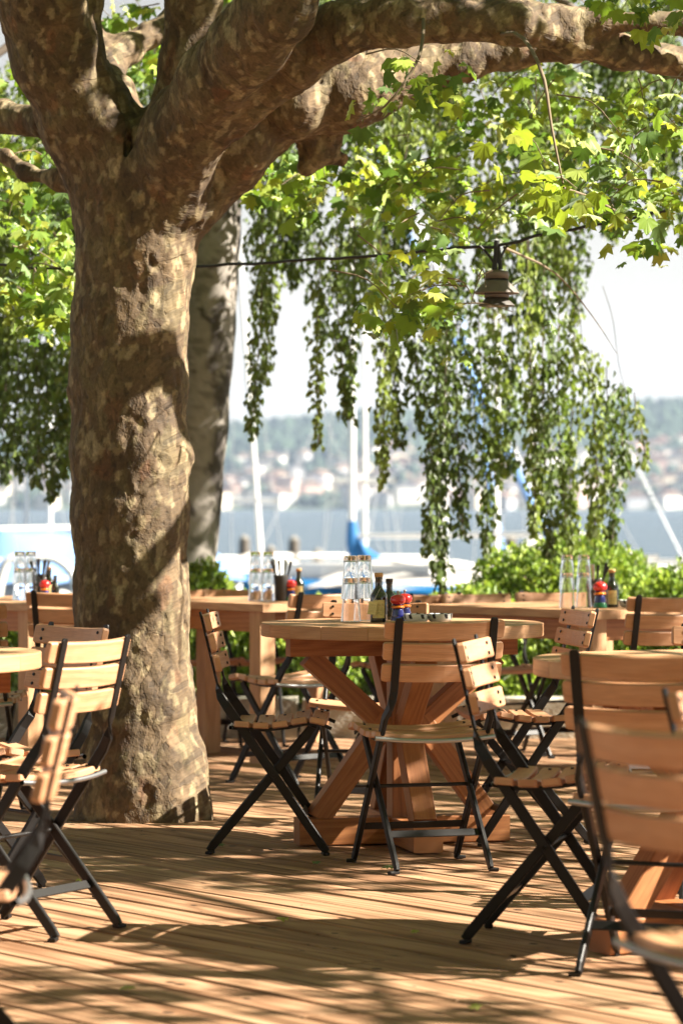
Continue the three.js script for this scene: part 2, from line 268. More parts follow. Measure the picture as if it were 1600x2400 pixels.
{
  const segs = []; for (const c of chains) for (let i = 0; i < c.length - 1; i++) { const [ax, ay, az, ar] = c[i], [bx, by, bz, br] = c[i + 1], dx = bx - ax, dy = by - ay, dz = bz - az; segs.push([ax, ay, az, ar, dx, dy, dz, br - ar, 1 / Math.max(1e-8, dx * dx + dy * dy + dz * dz)]); }
  const K = 0.055;
  const base = (x, y, z) => {
    let s = 9;
    for (const [ax, ay, az, ar, dx, dy, dz, dr, il] of segs) {
      const px = x - ax, py = y - ay, pz = z - az, t = clamp((px * dx + py * dy + pz * dz) * il, 0, 1), ex = px - dx * t, ey = py - dy * t, ez = pz - dz * t;
      const d = Math.sqrt(ex * ex + ey * ey + ez * ez) - ar - dr * t;
      if (d - s > K) continue;
      const h = Math.max(0, K - Math.abs(d - s)) / K; s = Math.min(d, s) - h * h * K * 0.25;
    }
    return s;
  };
  const rough = (x, y, z) => 0.004 * N3(x * 60, y * 40, z * 60) + 0.011 * N3(x * 6, y * 3.2, z * 6) + 0.005 * N3(x * 26, y * 14, z * 26 + 9) - 0.007 * sstep(0.3, 0.5, N3(x * 19 + 3, y * 11, z * 19)) + 0.006 * sstep(0.3, 0.6, N3(x * 11, y * 7 + 40, z * 11));
  const cr = [at(318, 255, 11.78), at(300, 330, 11.86), at(296, 405, 11.9), at(304, 470, 11.93)];
  const crack = (x, y, z) => { let m = 9; for (let i = 0; i < 3; i++) { const a = cr[i], b = cr[i + 1], t = clamp(((x - a.x) * (b.x - a.x) + (y - a.y) * (b.y - a.y)) / ((b.x - a.x) ** 2 + (b.y - a.y) ** 2), 0, 1); m = Math.min(m, Math.hypot(x - lerp(a.x, b.x, t), (y - lerp(a.y, b.y, t)), (z - lerp(a.z, b.z, t)) * 0.45)); } return m - 0.016 - 0.012 * N3(x * 25, y * 14, z * 5); };
  const field = (x, y, z) => { let b = base(x, y, z); if (Math.abs(b) < 0.2) b = Math.max(b, -crack(x, y, z)); return Math.abs(b) > 0.12 ? b : b - rough(x, y, z); };
  const g0 = surfaceNet(field, [-1.62, -0.08, -13.35], [1.62, 3.45, -11.0], 0.0092, 0.05);
  // bark: olive-brown plates, paler fresh patches where plates fell, rusty strips, dark cracks
  const p = g0.attributes.position, col = new Float32Array(p.count * 3);
  const plate = [0.124, 0.083, 0.046], pale = [0.25, 0.195, 0.115], cream = [0.33, 0.27, 0.17], rust = [0.18, 0.078, 0.038], dark = [0.066, 0.042, 0.024], olive = [0.16, 0.13, 0.068];
  for (let i = 0; i < p.count; i++) {
    const x = p.getX(i), y = p.getY(i), z = p.getZ(i), wx = x + 0.02 * N3(x * 20, y * 20, z * 20), wy = y + 0.03 * N3(x * 18 + 5, y * 18, z * 18);
    let c = plate.slice(); const mix = (q, t) => { for (let k = 0; k < 3; k++) c[k] = lerp(c[k], q[k], t); };
    mix(dark, 0.7 * sstep(0.05, 0.4, N3(wx * 6, wy * 3, z * 6 + 20)));
    mix(olive, 0.5 * sstep(0.16, 0.24, N3(wx * 12 + 8, wy * 5.5, z * 12)));
    mix(pale, 0.85 * sstep(0.27, 0.3, N3(wx * 30, wy * 15 + 3, z * 30 + 2)));
    mix(cream, 0.7 * sstep(0.42, 0.46, N3(wx * 17 + 31, wy * 9, z * 17)));
    mix(rust, 0.4 * sstep(0.46, 0.5, N3(wx * 10 + 17, wy * 5 + 9, z * 10)));
    mix(dark, 0.55 * sstep(0.3, 0.5, N3(x * 40, y * 22, z * 40)));
    const v = 1 + 0.22 * N3(x * 60, y * 60, z * 60) + 0.15 * N3(x * 9, y * 3, z * 9 + 7);
    col.set(c.map((q) => q * v * 1.22), i * 3);
  }
  g0.setAttribute('color', new THREE.BufferAttribute(col, 3));
  const buv = new Float32Array(p.count * 2); for (let i = 0; i < p.count; i++) { buv[i * 2] = p.getX(i) + 0.7 * p.getZ(i); buv[i * 2 + 1] = p.getY(i) + 0.4 * p.getZ(i); }
  g0.setAttribute('uv', new THREE.BufferAttribute(buv, 2));
  g0.translate(-TREE.x, 0, -TREE.z);
  mesh('trunk', g0, M.planeBark, planeTree);
}
// outlying limbs of the crown, above and beside the view
const limbM = mat(RGB(0.13, 0.09, 0.06), 0.9);
const crownR = rngOf(321);
const limbEnds = [];
for (const st of [
  [[1.35, 2.72, -12.1, 0.055], [1.9, 2.85, -11.5, 0.05], [3.0, 3.1, -10.9, 0.04], [4.6, 3.6, -10.4, 0.025]],
  [[1.35, 2.98, -12.2, 0.04], [2.4, 3.2, -13.0, 0.036], [3.6, 3.5, -14.2, 0.028], [4.8, 3.9, -15.4, 0.018]],
  [[1.9, 2.85, -11.7, 0.04], [3.0, 3.0, -10.0, 0.03], [4.0, 3.2, -8.6, 0.022], [4.6, 3.5, -7.0, 0.015]],
  [[-0.2, 3.3, -11.25, 0.11], [0.4, 3.9, -10.4, 0.08], [1.2, 4.6, -9.2, 0.05], [2.2, 5.1, -8.0, 0.03]],
  [[-0.55, 3.3, -11.9, 0.08], [-0.3, 4.4, -12.2, 0.06], [0.6, 5.4, -13, 0.04]],
  [[-1.2, 3.35, -11.6, 0.12], [-1.8, 4.2, -11.0, 0.08], [-2.8, 4.8, -10.0, 0.05], [-3.8, 5.2, -9.2, 0.03]],
  [[-1.58, 2.65, -12.6, 0.045], [-2.6, 2.9, -13.2, 0.035], [-3.6, 3.4, -13.8, 0.02]],
]) { mesh('limb', taper(st.map(([x, y, z, r]) => [V(x, y, z).sub(TREE), r]), 9, 5, 0.15), limbM, planeTree); limbEnds.push(st); }

// a lobed plane-tree leaf, folded a little along its veins; base at the origin, tip along +y
function planeLeaf(seed) {
  const r = rngOf(seed), out = [], lobes = [[-2.5, 0.40], [-1.95, 0.46], [-1.45, 0.92], [-1.05, 0.62], [-0.66, 0.92], [-0.36, 0.68], [-0.16, 0.84], [0, 1.06], [0.16, 0.84], [0.36, 0.68], [0.66, 0.92], [1.05, 0.62], [1.45, 0.92], [1.95, 0.46], [2.5, 0.40]];
  const pos = [0, 0.12, 0.02], idx = [];
  for (const [a, l] of lobes) { const q = a * (0.95 + r() * 0.1), m = l * (0.9 + r() * 0.2), x = Math.sin(q) * m * 0.62, y = 0.2 + Math.cos(q) * m * 0.66; out.push([x, y]); }
  out.forEach(([x, y], i) => { const valley = i % 2 ? 0.05 : -0.06; pos.push(x, y, valley * (0.6 + r() * 0.8) - 0.34 * r() * (x * x + (y - 0.2) ** 2) * (0.6 + r() * 0.9)); });
  for (let i = 1; i < out.length; i++) idx.push(0, i + 1, i);
  pos.push(0.012, -0.28, 0.03, -0.012, -0.28, 0.03); idx.push(0, pos.length / 3 - 2, pos.length / 3 - 1);
  const g = new THREE.BufferGeometry(); g.setAttribute('position', new THREE.Float32BufferAttribute(pos, 3)); g.setIndex(idx); g.computeVertexNormals();
  return g;
}
const leafG = [11, 12, 13, 14, 15, 16, 17, 18].map(planeLeaf);
const leafMat = (r, g, b) => mat(RGB(r, g, b), 0.72, { transmission: 0.5, thickness: 0, side: THREE.DoubleSide, specularIntensity: 0.6, clearcoat: 0.45, clearcoatRoughness: 0.35 });
M.leaf = [leafMat(0.22, 0.35, 0.028), leafMat(0.33, 0.43, 0.034), leafMat(0.11, 0.21, 0.026), leafMat(0.40, 0.44, 0.038)];
for (const m of M.leaf) { m.roughness = 1; }
const leaves = [];      // [position, quaternion, size, kind, tone]
const twigs = [];
function orient(r, up) { // blade hangs: tip outward and down, face mostly to the sky
  const az = r() * 6.283, down = 0.15 + r() * 1.1, tip = V(Math.cos(az) * Math.cos(down), -Math.sin(down), Math.sin(az) * Math.cos(down));
  const n0 = V((r() - 0.5) * 1.3, 1 * up, (r() - 0.5) * 1.3).normalize(), n = n0.addScaledVector(tip, -n0.dot(tip)).normalize(), x = tip.clone().cross(n).normalize();
  return new THREE.Quaternion().setFromRotationMatrix(new THREE.Matrix4().makeBasis(x, tip, n));
}
function spray(c, n, rad, r, size = 0.105, twigTo) {
  const pts = [];
  for (let i = 0; i < n; i++) {
    const p = V((r() - 0.5) * 2, (r() - 0.5) * 1.3, (r() - 0.5) * 2); if (p.length() > 1) p.multiplyScalar(1 / p.length());
    p.multiplyScalar(rad).add(c); pts.push(p);
    const q = r(), kind = q < 0.36 ? 0 : q < 0.62 ? 1 : q < 0.9 ? 2 : 3;
    leaves.push([p, orient(r, 1), size * (0.5 + r() * 0.85), kind]);
  }
  const root = twigTo ?? c.clone().add(V((r() - 0.5) * rad * 3, rad * (0.2 + r()), (r() - 0.5) * rad * 3));
  const mid = root.clone().lerp(c, 0.55).add(V(0, 0.02 + r() * 0.04, 0));
  if (r() < 0.45) twigs.push([[root, 0.0032], [mid, 0.0024], [c.clone().add(V(0, 0.02, 0)), 0.0015]]);
}
const inFrame = (p, m = 0) => { const d = -p.z; return d > 1 && Math.abs(p.x) < (0.1055 + m) * d && p.y < EYE + (HORIZON / F + m) * d && p.y > EYE - 0.16 * d; };
{ // foliage in view: [bearing, height, half extents, sprays, nearest, farthest]
  const r = rngOf(4242);
  for (const [px, py, rx, ry, n, d0, d1] of [
    [1010, 200, 90, 60, 4, 10.6, 11.2], [1180, 290, 110, 60, 7, 12.6, 13.4], [900, 400, 160, 90, 20, 12.6, 14.0], [720, 430, 100, 60, 8, 12.8, 13.8],
    [1040, 450, 190, 80, 16, 12.6, 14.0], [1020, 560, 160, 80, 14, 11.0, 12.8], [960, 690, 90, 60, 12, 11.2, 12.4], [1130, 740, 80, 55, 8, 11.0, 12.2],
    [1340, 455, 40, 30, 3, 10.3, 10.5], [1270, 390, 70, 40, 3, 10.4, 10.9], [1290, 280, 150, 100, 12, 12.4, 13.6], [1480, 330, 110, 95, 14, 10.8, 12.4],
    [1480, 440, 100, 60, 8, 10.8, 12.0], [1500, 540, 60, 45, 6, 10.8, 11.6], [1560, 260, 40, 50, 2, 11, 12], [1490, 22, 60, 22, 4, 10.9, 11.3], [1380, 30, 60, 20, 2, 12.8, 13.2],
    [310, 80, 70, 60, 12, 13.6, 14.8], [560, 20, 60, 30, 2, 13.6, 14.6], [300, 190, 60, 20, 3, 13.6, 14.2],
    [80, 440, 85, 70, 12, 12.8, 14.5], [90, 560, 85, 70, 16, 12.8, 14.5], [80, 680, 85, 70, 16, 12.8, 14.5], [110, 760, 60, 50, 8, 12.8, 14.2], [20, 210, 30, 50, 4, 12.8, 14], [60, 350, 70, 25, 6, 12.8, 14],
    [640, 400, 60, 30, 4, 13.2, 14], [1240, 120, 60, 20, 0, 13, 14], [700, 60, 0, 0, 0, 13, 14],
  ]) for (let i = 0; i < n; i++) { const a = r() * 6.283, q = Math.sqrt(r()), d = lerp(d0, d1, r()); spray(at(px + Math.cos(a) * q * rx, py + Math.sin(a) * q * ry, d), 6 + Math.floor(r() * 5), 0.155, r, 0.08); }
  // the shoot that hangs down in front, with a bunch of sunlit leaves at its end
  const shoot = [at(1165, 82, 11.7), at(1225, 90, 11.0), at(1275, 190, 10.6), at(1292, 300, 10.5), at(1318, 430, 10.4)];
  twigs.push(shoot.map((p, i) => [p, 0.009 - i * 0.0014]));
  for (const [px, py] of [[1275, 405], [1300, 450], [1340, 440], [1325, 480], [1370, 480], [1290, 485]]) leaves.push([at(px, py, 10.4), orient(r, 0.4), 0.11, 1]);
  const shoot2 = [at(990, 20, 11.6), at(990, 90, 11.2), at(968, 160, 10.9), at(900, 250, 10.8), at(835, 285, 10.8)];
  twigs.push(shoot2.map((p, i) => [p, 0.008 - i * 0.0013]));
  for (let i = 0; i < 12; i++) { const b = at(lerp(830, 990, r()), lerp(120, 300, r()), 10.9); leaves.push([b, orient(r, 0.7), 0.085, i % 3]); }
  twigs.push([[at(1320, 440, 10.4), 0.004], [at(1400, 470, 10.8), 0.004], [at(1480, 520, 11.2), 0.003]], [[at(1180, 580, 12.4), 0.006], [at(1300, 640, 12.8), 0.004], [at(1390, 745, 13.2), 0.0022], [at(1445, 830, 13.6), 0.001]]);
}
{ // foliage of the crown above and to the right, out of view; it dapples the deck
  const r = rngOf(909), s = SUN;
  const limbZone = (gx, gd) => gx < -2.4 && gd > 11.1 && gd < 11.88 || gx < -4.0 && gd >= 11.88 && gd < 12.3;
  const shade = (gx, gd) => {      // how leafy the crown is on the way to the sun over a place on the deck
    const n = N3(gx * 1.1 + 5, gd * 1.1, 2.2) + 0.5 * N3(gx * 2.6, gd * 2.6, 7);
    if (limbZone(gx, gd)) return 0.97;
    if (gx < -1.6 && gd > 10.1 && gd < 11.1) return 0.2;
    if (gx > 1.35 || gx < -2.1 && gd < 11.2) return 0.85;
    if (gd < 7.0) return gd > 5.4 && gx > -2.6 && gx < -0.8 ? 0.02 : 0.8;
    if (gd < 8.55) return n > 0.18 ? 0.35 : 0.03;
    if (gd < 10.0) return gx < -1.3 ? 0.1 : n > 0.3 ? 0.3 : 0.03;
    if (gd < 11.4 && gx < -0.1 && gx > -1.5) return 0.95;
    if (gd < 11.7 && gx <= -1.5) return 0.6;
    if (gd < 12.75 && gx <= -0.9) return n > 0.12 ? 0.3 : 0.0;
    if (gd < 14.6 && gx < -1.2) return n > 0.1 ? 0.55 : 0.04;
    if (gd > 14.6) return n > 0.2 ? 0.45 : 0.03;
    if (gd < 16.5) return n > -0.1 ? 0.85 : 0.08;
    return 0.06;
  };
  for (let i = 0; i < 5600; i++) {
    const gx = lerp(-5.8, 2.2, r()), gd = lerp(5, 18.5, r()), limb = limbZone(gx, gd), h = limb ? lerp(4.0, 6.2, r()) : lerp(2.5, 5.0, r());
    const p = V(gx + s.x / s.y * h, h, -gd + s.z / s.y * h);
    if (inFrame(p, 0.016) || (!limb && p.x < 1.0) || r() > shade(gx, gd)) continue;
    spray(p, 5 + Math.floor(r() * 5), 0.15 + r() * 0.12, r, 0.12);
  }
  for (let i = 0; i < 1500; i++) { const p = V(lerp(-5, 1.2, r()), lerp(3.3, 6, r()), lerp(-17, -6.5, r())); if (inFrame(p, 0.03)) continue; const gx = p.x - s.x / s.y * p.y; if (gx > -1.6) continue; if (gx > -4.6 && Math.abs(-p.z - 11.9) < 0.7) continue; spray(p, 7, 0.28, r, 0.13); }
}
{ // crowns of the same terrace planting behind the camera
  const r = rngOf(1717);
  for (let i = 0; i < 900; i++) { const p = V(lerp(-6, 5, r()), lerp(3.0, 5.6, r()), lerp(-4.6, 3.5, r())); spray(p, 8, 0.34, r, 0.15); }
}
{
  const rt = rngOf(55);
  for (let i = leaves.length - 1; i >= 0; i--) { const p = leaves[i][0], d = -p.z, gx = p.x - SUN.x / SUN.y * p.y, gd = d + SUN.z / SUN.y * p.y; if (gd > 11.9 && gd < 12.72 && gx > -4.1 && gx < -0.6 && rt() < 0.92) leaves.splice(i, 1); }   // the crown is open towards the sun above the trunk
  for (let i = leaves.length - 1; i >= 0; i--) { const p = leaves[i][0], d = -p.z, u = 800 + p.x / d * F, v = HORIZON - (p.y - EYE) / d * F; if (d < 12.1 && u > 1068 && u < 1262 && v > 530 && v < 810 || d < 10.9 && u > 1120 && u < 1230 && v > 500 && v < 800) leaves.splice(i, 1); }   // the lamp hangs clear of the leaves
  for (const l of leaves) { const d = -l[0].z; l.vis = inFrame(l[0], -0.002) ? l[2] / d : 0; }
  const order = leaves.slice().sort((a, b) => b.vis - a.vis), own = order.slice(0, 300), rest = order.slice(300);
  for (const [p, q, sz, k] of own) { const o = mesh('leaf', leafG[(k + Math.round(sz * 1000)) % 8], M.leaf[k], planeTree); o.position.copy(p).sub(TREE); o.quaternion.copy(q); o.scale.setScalar(sz); }
  const m4 = new THREE.Matrix4();
  {
    const lm = leafMat(1, 1, 1), ri = rngOf(2024), im = new THREE.InstancedMesh(leafG[2], lm, rest.length); lm.roughness = 1;
    rest.forEach(([p, q, sz, k], i) => { im.setMatrixAt(i, m4.compose(p.clone().sub(TREE), q, V(sz * (0.78 + ri() * 0.45) * (ri() < 0.5 ? -1 : 1), sz * (0.85 + ri() * 0.35), sz * (0.6 + ri() * 1.2)))); im.setColorAt(i, M.leaf[k].color.clone().multiplyScalar(0.85 + ri() * 0.3)); });
    im.castShadow = im.receiveShadow = true; im.name = 'foliage'; im.userData.kind = 'stuff'; planeTree.add(im);
  }
  const tw = mesh('twigs', mergeGeometries(twigs.map((st) => taper(st.map(([p, r]) => [p.clone().sub(TREE), r]), 5, 3))), mat(RGB(0.16, 0.12, 0.075), 0.9), planeTree); tw.userData.kind = 'stuff';
}
// ---------------------------------------------------------------- weeping birch, shrubs, stone kerb
function leafCloud(list, size, r, aspect = 0.62, rise = 0) { // list of [Vector3, scale]; small folded diamond leaves
  const pos = new Float32Array(list.length * 12), col = new Float32Array(list.length * 12), idx = []; let k = 0;
  const t = V(), s = V(), n = V();
  list.forEach(([p, sc], i) => {
    t.set(r() - 0.5, rise ? 0.1 + r() * 0.7 : -0.35 - r() * 0.9, r() - 0.5).normalize(); n.set(r() - 0.5, r() - 0.3, r() - 0.5); s.crossVectors(t, n).normalize(); n.crossVectors(s, t);
    const L = size * sc, w = L * aspect * 0.5;
    for (const [a, b, c] of [[0, 0, 0], [0.45, 1, 0.18], [1, 0, 0], [0.45, -1, 0.18]]) { pos[k++] = p.x + t.x * L * a + s.x * w * b + n.x * L * c; pos[k++] = p.y + t.y * L * a + s.y * w * b + n.y * L * c; pos[k++] = p.z + t.z * L * a + s.z * w * b + n.z * L * c; }
    const tone = 0.55 + r() * 0.95, warm = r() < 0.2 ? 1.18 : 1; for (let c = 0; c < 4; c++) col.set([tone * warm, tone * (warm > 1 ? 1.12 : 1), tone], i * 12 + c * 3);
    const q = i * 4; idx.push(q, q + 1, q + 2, q, q + 2, q + 3);
  });
  const g = new THREE.BufferGeometry(); g.setAttribute('position', new THREE.BufferAttribute(pos, 3)); g.setAttribute('color', new THREE.BufferAttribute(col, 3)); g.setIndex(idx); g.computeVertexNormals(); return g;
}
const BIRCH = at(440, 1700, 17.6); BIRCH.y = 0.08;
const birch = thing('weeping_birch', 'weeping birch with pale patched trunk and long hanging leafy strands behind the deck', 'tree', BIRCH.toArray());
{
  const r = rngOf(616), rel = (p) => p.sub(BIRCH);
  const g = taper([[at(425, 1660, 17.6), 74], [at(438, 1450, 17.6), 64], [at(450, 1280, 17.6), 60], [at(470, 1050, 17.6), 60], [at(487, 850, 17.6), 59], [at(498, 680, 17.6), 58], [at(508, 520, 17.6), 56], [at(515, 380, 17.6), 52], [at(530, 150, 17.6), 48], [at(560, -200, 17.6), 40], [at(600, -700, 17.6), 28]].map(([p, q]) => [rel(p), q * 17.6 / F]), 40, 24, 0.09);
  const p = g.attributes.position, col = new Float32Array(p.count * 3);
  for (let i = 0; i < p.count; i++) {
    const x = p.getX(i), y = p.getY(i), z = p.getZ(i), k = sstep(0.12, 0.32, N3(x * 9, y * 5, z * 9) + 0.35 * N3(x * 30, y * 24, z * 30)), k2 = sstep(0.2, 0.4, N3(x * 12 + 4, y * 30, z * 12));
    const v = 1 + 0.25 * N3(x * 40, y * 40, z * 40); col.set([lerp(lerp(0.29, 0.07, k), 0.11, k2 * 0.6) * v, lerp(lerp(0.26, 0.058, k), 0.095, k2 * 0.6) * v, lerp(lerp(0.23, 0.05, k), 0.08, k2 * 0.6) * v], i * 3);
  }
  g.setAttribute('color', new THREE.BufferAttribute(col, 3));
  mesh('trunk', g, M.bark, birch);
  const limbs = [[[525, 200, 17.6, 40], [700, -60, 17.2, 26], [950, -120, 16.8, 18], [1250, -40, 16.4, 12], [1500, 160, 16.2, 6]], [[530, 120, 17.6, 36], [760, -180, 17.6, 26], [1100, -200, 17.8, 16], [1450, -60, 17.9, 8]], [[520, 300, 17.6, 30], [620, 160, 17.0, 18], [800, 130, 16.6, 10], [950, 240, 16.4, 5]], [[515, 330, 17.6, 30], [330, 100, 17.4, 20], [120, 60, 17.2, 14], [-80, 180, 17.0, 8]]];
  for (const l of limbs) mesh('limb', taper(l.map(([x, y, d, q]) => [rel(at(x, y, d)), q * d / F]), 8, 6, 0.1), mat(RGB(0.13, 0.1, 0.08), 0.9), birch);
  M.birchLeaf = [[0.13, 0.195, 0.03], [0.19, 0.255, 0.04], [0.095, 0.15, 0.027]].map(([a, b, c]) => mat(RGB(a, b, c), 1, { transmission: 0.48, thickness: 0, side: THREE.DoubleSide, vertexColors: true }));
  const twigM = mat(RGB(0.09, 0.06, 0.045), 0.9);
  const strand = (px, y0, y1, d, half, dens, lean = 0) => {
    const pts = [], n = 7, ph = r() * 9;
    for (let i = 0; i <= n; i++) { const t = i / n; pts.push(at(px + lean * t * t + 16 * Math.sin(ph + t * 3.1) * t, lerp(y0, y1, t), d + 0.12 * Math.sin(ph * 2 + t * 4))); }
    const curve = new THREE.CatmullRomCurve3(pts), list = [], len = (y1 - y0), cnt = Math.round(len * half * dens / 46), sc = d / F;
    for (let i = 0; i < cnt; i++) {
      const t = Math.pow(r(), 0.85), c = curve.getPoint(t), clump = 0.55 + 0.45 * Math.sin(t * len / 21 + ph), w = half * 1.2 * (0.35 + 0.65 * Math.sin(Math.PI * Math.min(1, 0.18 + t * 0.8))) * (0.5 + 0.6 * clump);
      const a = r() * 6.283, q = Math.sqrt(r()) * w * sc; c.x += Math.cos(a) * q; c.z += Math.sin(a) * q * 1.2; c.y += (r() - 0.5) * 0.05;
      list.push([rel(c), 0.7 + r() * 0.6]);
    }
    const tw = [tube(pts.map((p) => rel(p.clone())), 0.0028, 14, 4)];
    const o = mesh('hanging_branch', tw[0], twigM, birch);
    if (list.length) { const lv = mesh('leaves', leafCloud(list, 0.043, r), M.birchLeaf[Math.floor(r() * 3)], o); lv.userData.kind = 'stuff'; }
  };
  // the strands one can follow against the sky and the lake
  for (const a of [
    [612, 420, 1020, 16.4, 30, 1.0, -8], [640, 420, 900, 16.8, 24, 0.9], [752, 560, 1045, 16.2, 22, 0.9, -18], [790, 520, 990, 16.3, 32, 1.0, 10], [830, 520, 960, 16.6, 30, 1],
    [890, 560, 1135, 16.0, 30, 1.0, 12], [925, 560, 1050, 16.4, 30, 1], [970, 560, 1010, 16.3, 32, 1.0], [1015, 620, 1290, 15.9, 36, 1.1, -12], [1045, 700, 1375, 15.8, 34, 1.1, -4], [1075, 620, 1250, 16.1, 36, 1.0],
    [1120, 640, 1290, 16.2, 34, 1.0, 14], [1155, 600, 1130, 16.4, 36, 1.0], [1200, 560, 1110, 16.5, 34, 1, 8], [1235, 560, 1260, 15.8, 30, 0.9, 10], [1275, 600, 1300, 16.0, 36, 1.1], [1310, 700, 1255, 16.1, 34, 1.0], [1345, 720, 1285, 16.3, 32, 1.0],
    [1385, 820, 1260, 16.0, 34, 1.1, 8], [1420, 860, 1270, 16.2, 32, 1.0, 14], [1455, 900, 1120, 16.1, 30, 1.0, 30], [1485, 920, 1090, 15.9, 20, 0.9, 34], [1250, 860, 1200, 16.4, 26, 0.8],
  ]) strand(...a);
  // denser curtain above
  for (let i = 0; i < 62; i++) { const px = lerp(570, 1640, r()), y0 = lerp(-120, 330, r()), reach = px > 1440 ? 560 : px > 1300 ? 720 : 820; strand(px, y0, Math.min(reach, y0 + 260 + r() * 330), lerp(16.2, 18.4, r()), 34 + r() * 26, 0.72 + r() * 0.25, (r() - 0.5) * 40); }
  for (let i = 0; i < 34; i++) { const px = lerp(-60, 400, r()), y0 = lerp(60, 620, r()); strand(px, y0, Math.min(1170 - r() * 160, y0 + 330 + r() * 330), lerp(16.4, 18.2, r()), 34 + r() * 26, 0.8 + r() * 0.3, (r() - 0.5) * 30); }
  for (let i = 0; i < 8; i++) { const px = 20 + i * 21; strand(px, 800, 1085 + r() * 80, lerp(16.4, 17.4, r()), 34, 1.1, (r() - 0.5) * 20); }
  for (const [a, b, c, d] of [[1445, 800, 1462, 925], [1360, 740, 1380, 900]]) mesh('bare_twig', tube([rel(at(a - 34, b - 130, 16.2)), rel(at(a - 12, b - 60, 16.2)), rel(at((a + c) / 2 - 3, (b + d) / 2, 16.2)), rel(at(c + 6, d, 16.2))], 0.0016, 12, 4), twigM, birch);
}
const shrubLeafM = [[0.26, 0.37, 0.042], [0.18, 0.29, 0.035], [0.32, 0.42, 0.05]].map(([a, b, c]) => mat(RGB(a, b, c), 1, { transmission: 0.42, thickness: 0, side: THREE.DoubleSide, vertexColors: true }));
function shrub(label, px, d, rx, h, n, seed, leaf = 0.05) {
  const r = rngOf(seed), c = at(px, 1186, d); c.y = 0.1;
  const o = thing('shrub', label, 'shrub', c.toArray(), 0, 'shrubs behind the deck'), kinds = [[], [], []];
  for (let i = 0; i < n; i++) {
    const u = r() * 2 - 1, a = r() * 6.283, q = Math.pow(r(), 0.16), s = Math.sqrt(1 - u * u), dir = V(s * Math.cos(a), Math.abs(u), s * Math.sin(a)), lump = 1 + 0.09 * N3(dir.x * 3 + seed, dir.y * 3, dir.z * 3) + 0.08 * N3(dir.x * 9, dir.y * 9 + seed, dir.z * 9) + 0.05 * (r() - 0.5);
    kinds[Math.floor(r() * 3)].push([V(dir.x * rx * q * lump, 0.02 + dir.y * h * q * lump, dir.z * rx * 0.8 * q * lump), 0.7 + r() * 0.7]);
  }
  kinds.forEach((L, k) => { const m = mesh('foliage', leafCloud(L, leaf, r, 0.55, 1), shrubLeafM[k], o); m.userData.kind = 'stuff'; });
  for (let i = 0; i < 6; i++) mesh('stem', taper([[V((r() - 0.5) * 0.15, 0, (r() - 0.5) * 0.15), 0.012], [V((r() - 0.5) * rx * 0.6, h * 0.4, (r() - 0.5) * rx * 0.6), 0.009], [V((r() - 0.5) * rx * 1.2, h * 0.8, (r() - 0.5) * rx), 0.004]], 5, 3), mat(RGB(0.1, 0.07, 0.045), 0.9), o);
}
shrub('big rounded light green shrub behind the long table on the right', 1335, 17.4, 0.74, 0.86, 46000, 1, 0.033);
shrub('low bright green shrub beside the foot of the birch trunk', 476, 17.2, 0.24, 0.72, 4500, 2);
shrub('low bright green shrub seen between the legs of the square table left of centre', 560, 17.3, 0.44, 0.54, 11000, 3, 0.042);
shrub('low bright green shrub right of the square table leg, behind the empty seats', 735, 17.2, 0.46, 0.54, 11000, 4, 0.042);
shrub('low green shrub hidden behind the round table in the centre', 920, 17.5, 0.46, 0.52, 9000, 5, 0.042);
shrub('dark green shrub between the centre round table and the big shrub', 1110, 17.1, 0.46, 0.6, 10000, 6, 0.042);
shrub('green shrub cut by the right edge of the picture', 1640, 17.2, 0.45, 0.72, 8000, 7);
shrub('low green shrub glimpsed behind the chairs at the far left', 110, 17.3, 0.4, 0.5, 5000, 8);
{
  const kerb = thing('stone_kerb', 'low kerb of rough pale stone blocks along the back edge of the deck', 'kerb', [0, 0, -16.35]);
  const r = rngOf(12), ms = [0, 1, 2].map((i) => mat(RGB(0.42 - i * 0.05, 0.38 - i * 0.05, 0.31 - i * 0.04), 0.95, { bumpMap: tex(128, 128, (u, v) => { const x = 0.5 + 0.5 * N3(u * 22, v * 22, i) + 0.3 * N3(u * 60, v * 60, i); return [x, x, x]; }, false), bumpScale: 0.01 }));
  let x = -3.4;
  while (x < 3.4) { const L = 0.34 + r() * 0.34, g = new THREE.BoxGeometry(L - 0.02, 0.2, 0.32, 5, 3, 4), p = g.attributes.position; for (let i = 0; i < p.count; i++) { const a = p.getX(i), b = p.getY(i), c = p.getZ(i), k = 0.012; p.setXYZ(i, a * (1 - 0.03 * (b > 0.09)) + k * N3(a * 9 + x, b * 9, c * 9), b + k * N3(a * 9, b * 9 + x, c * 9 + 4), c + k * N3(a * 8 + 7, b * 8, c * 8 + x)); } g.computeVertexNormals(); const o = mesh('stone', g, ms[Math.floor(r() * 3)], kerb); o.position.set(x + L / 2, 0.092, (r() - 0.5) * 0.04); o.rotation.y = (r() - 0.5) * 0.06; x += L; }
}
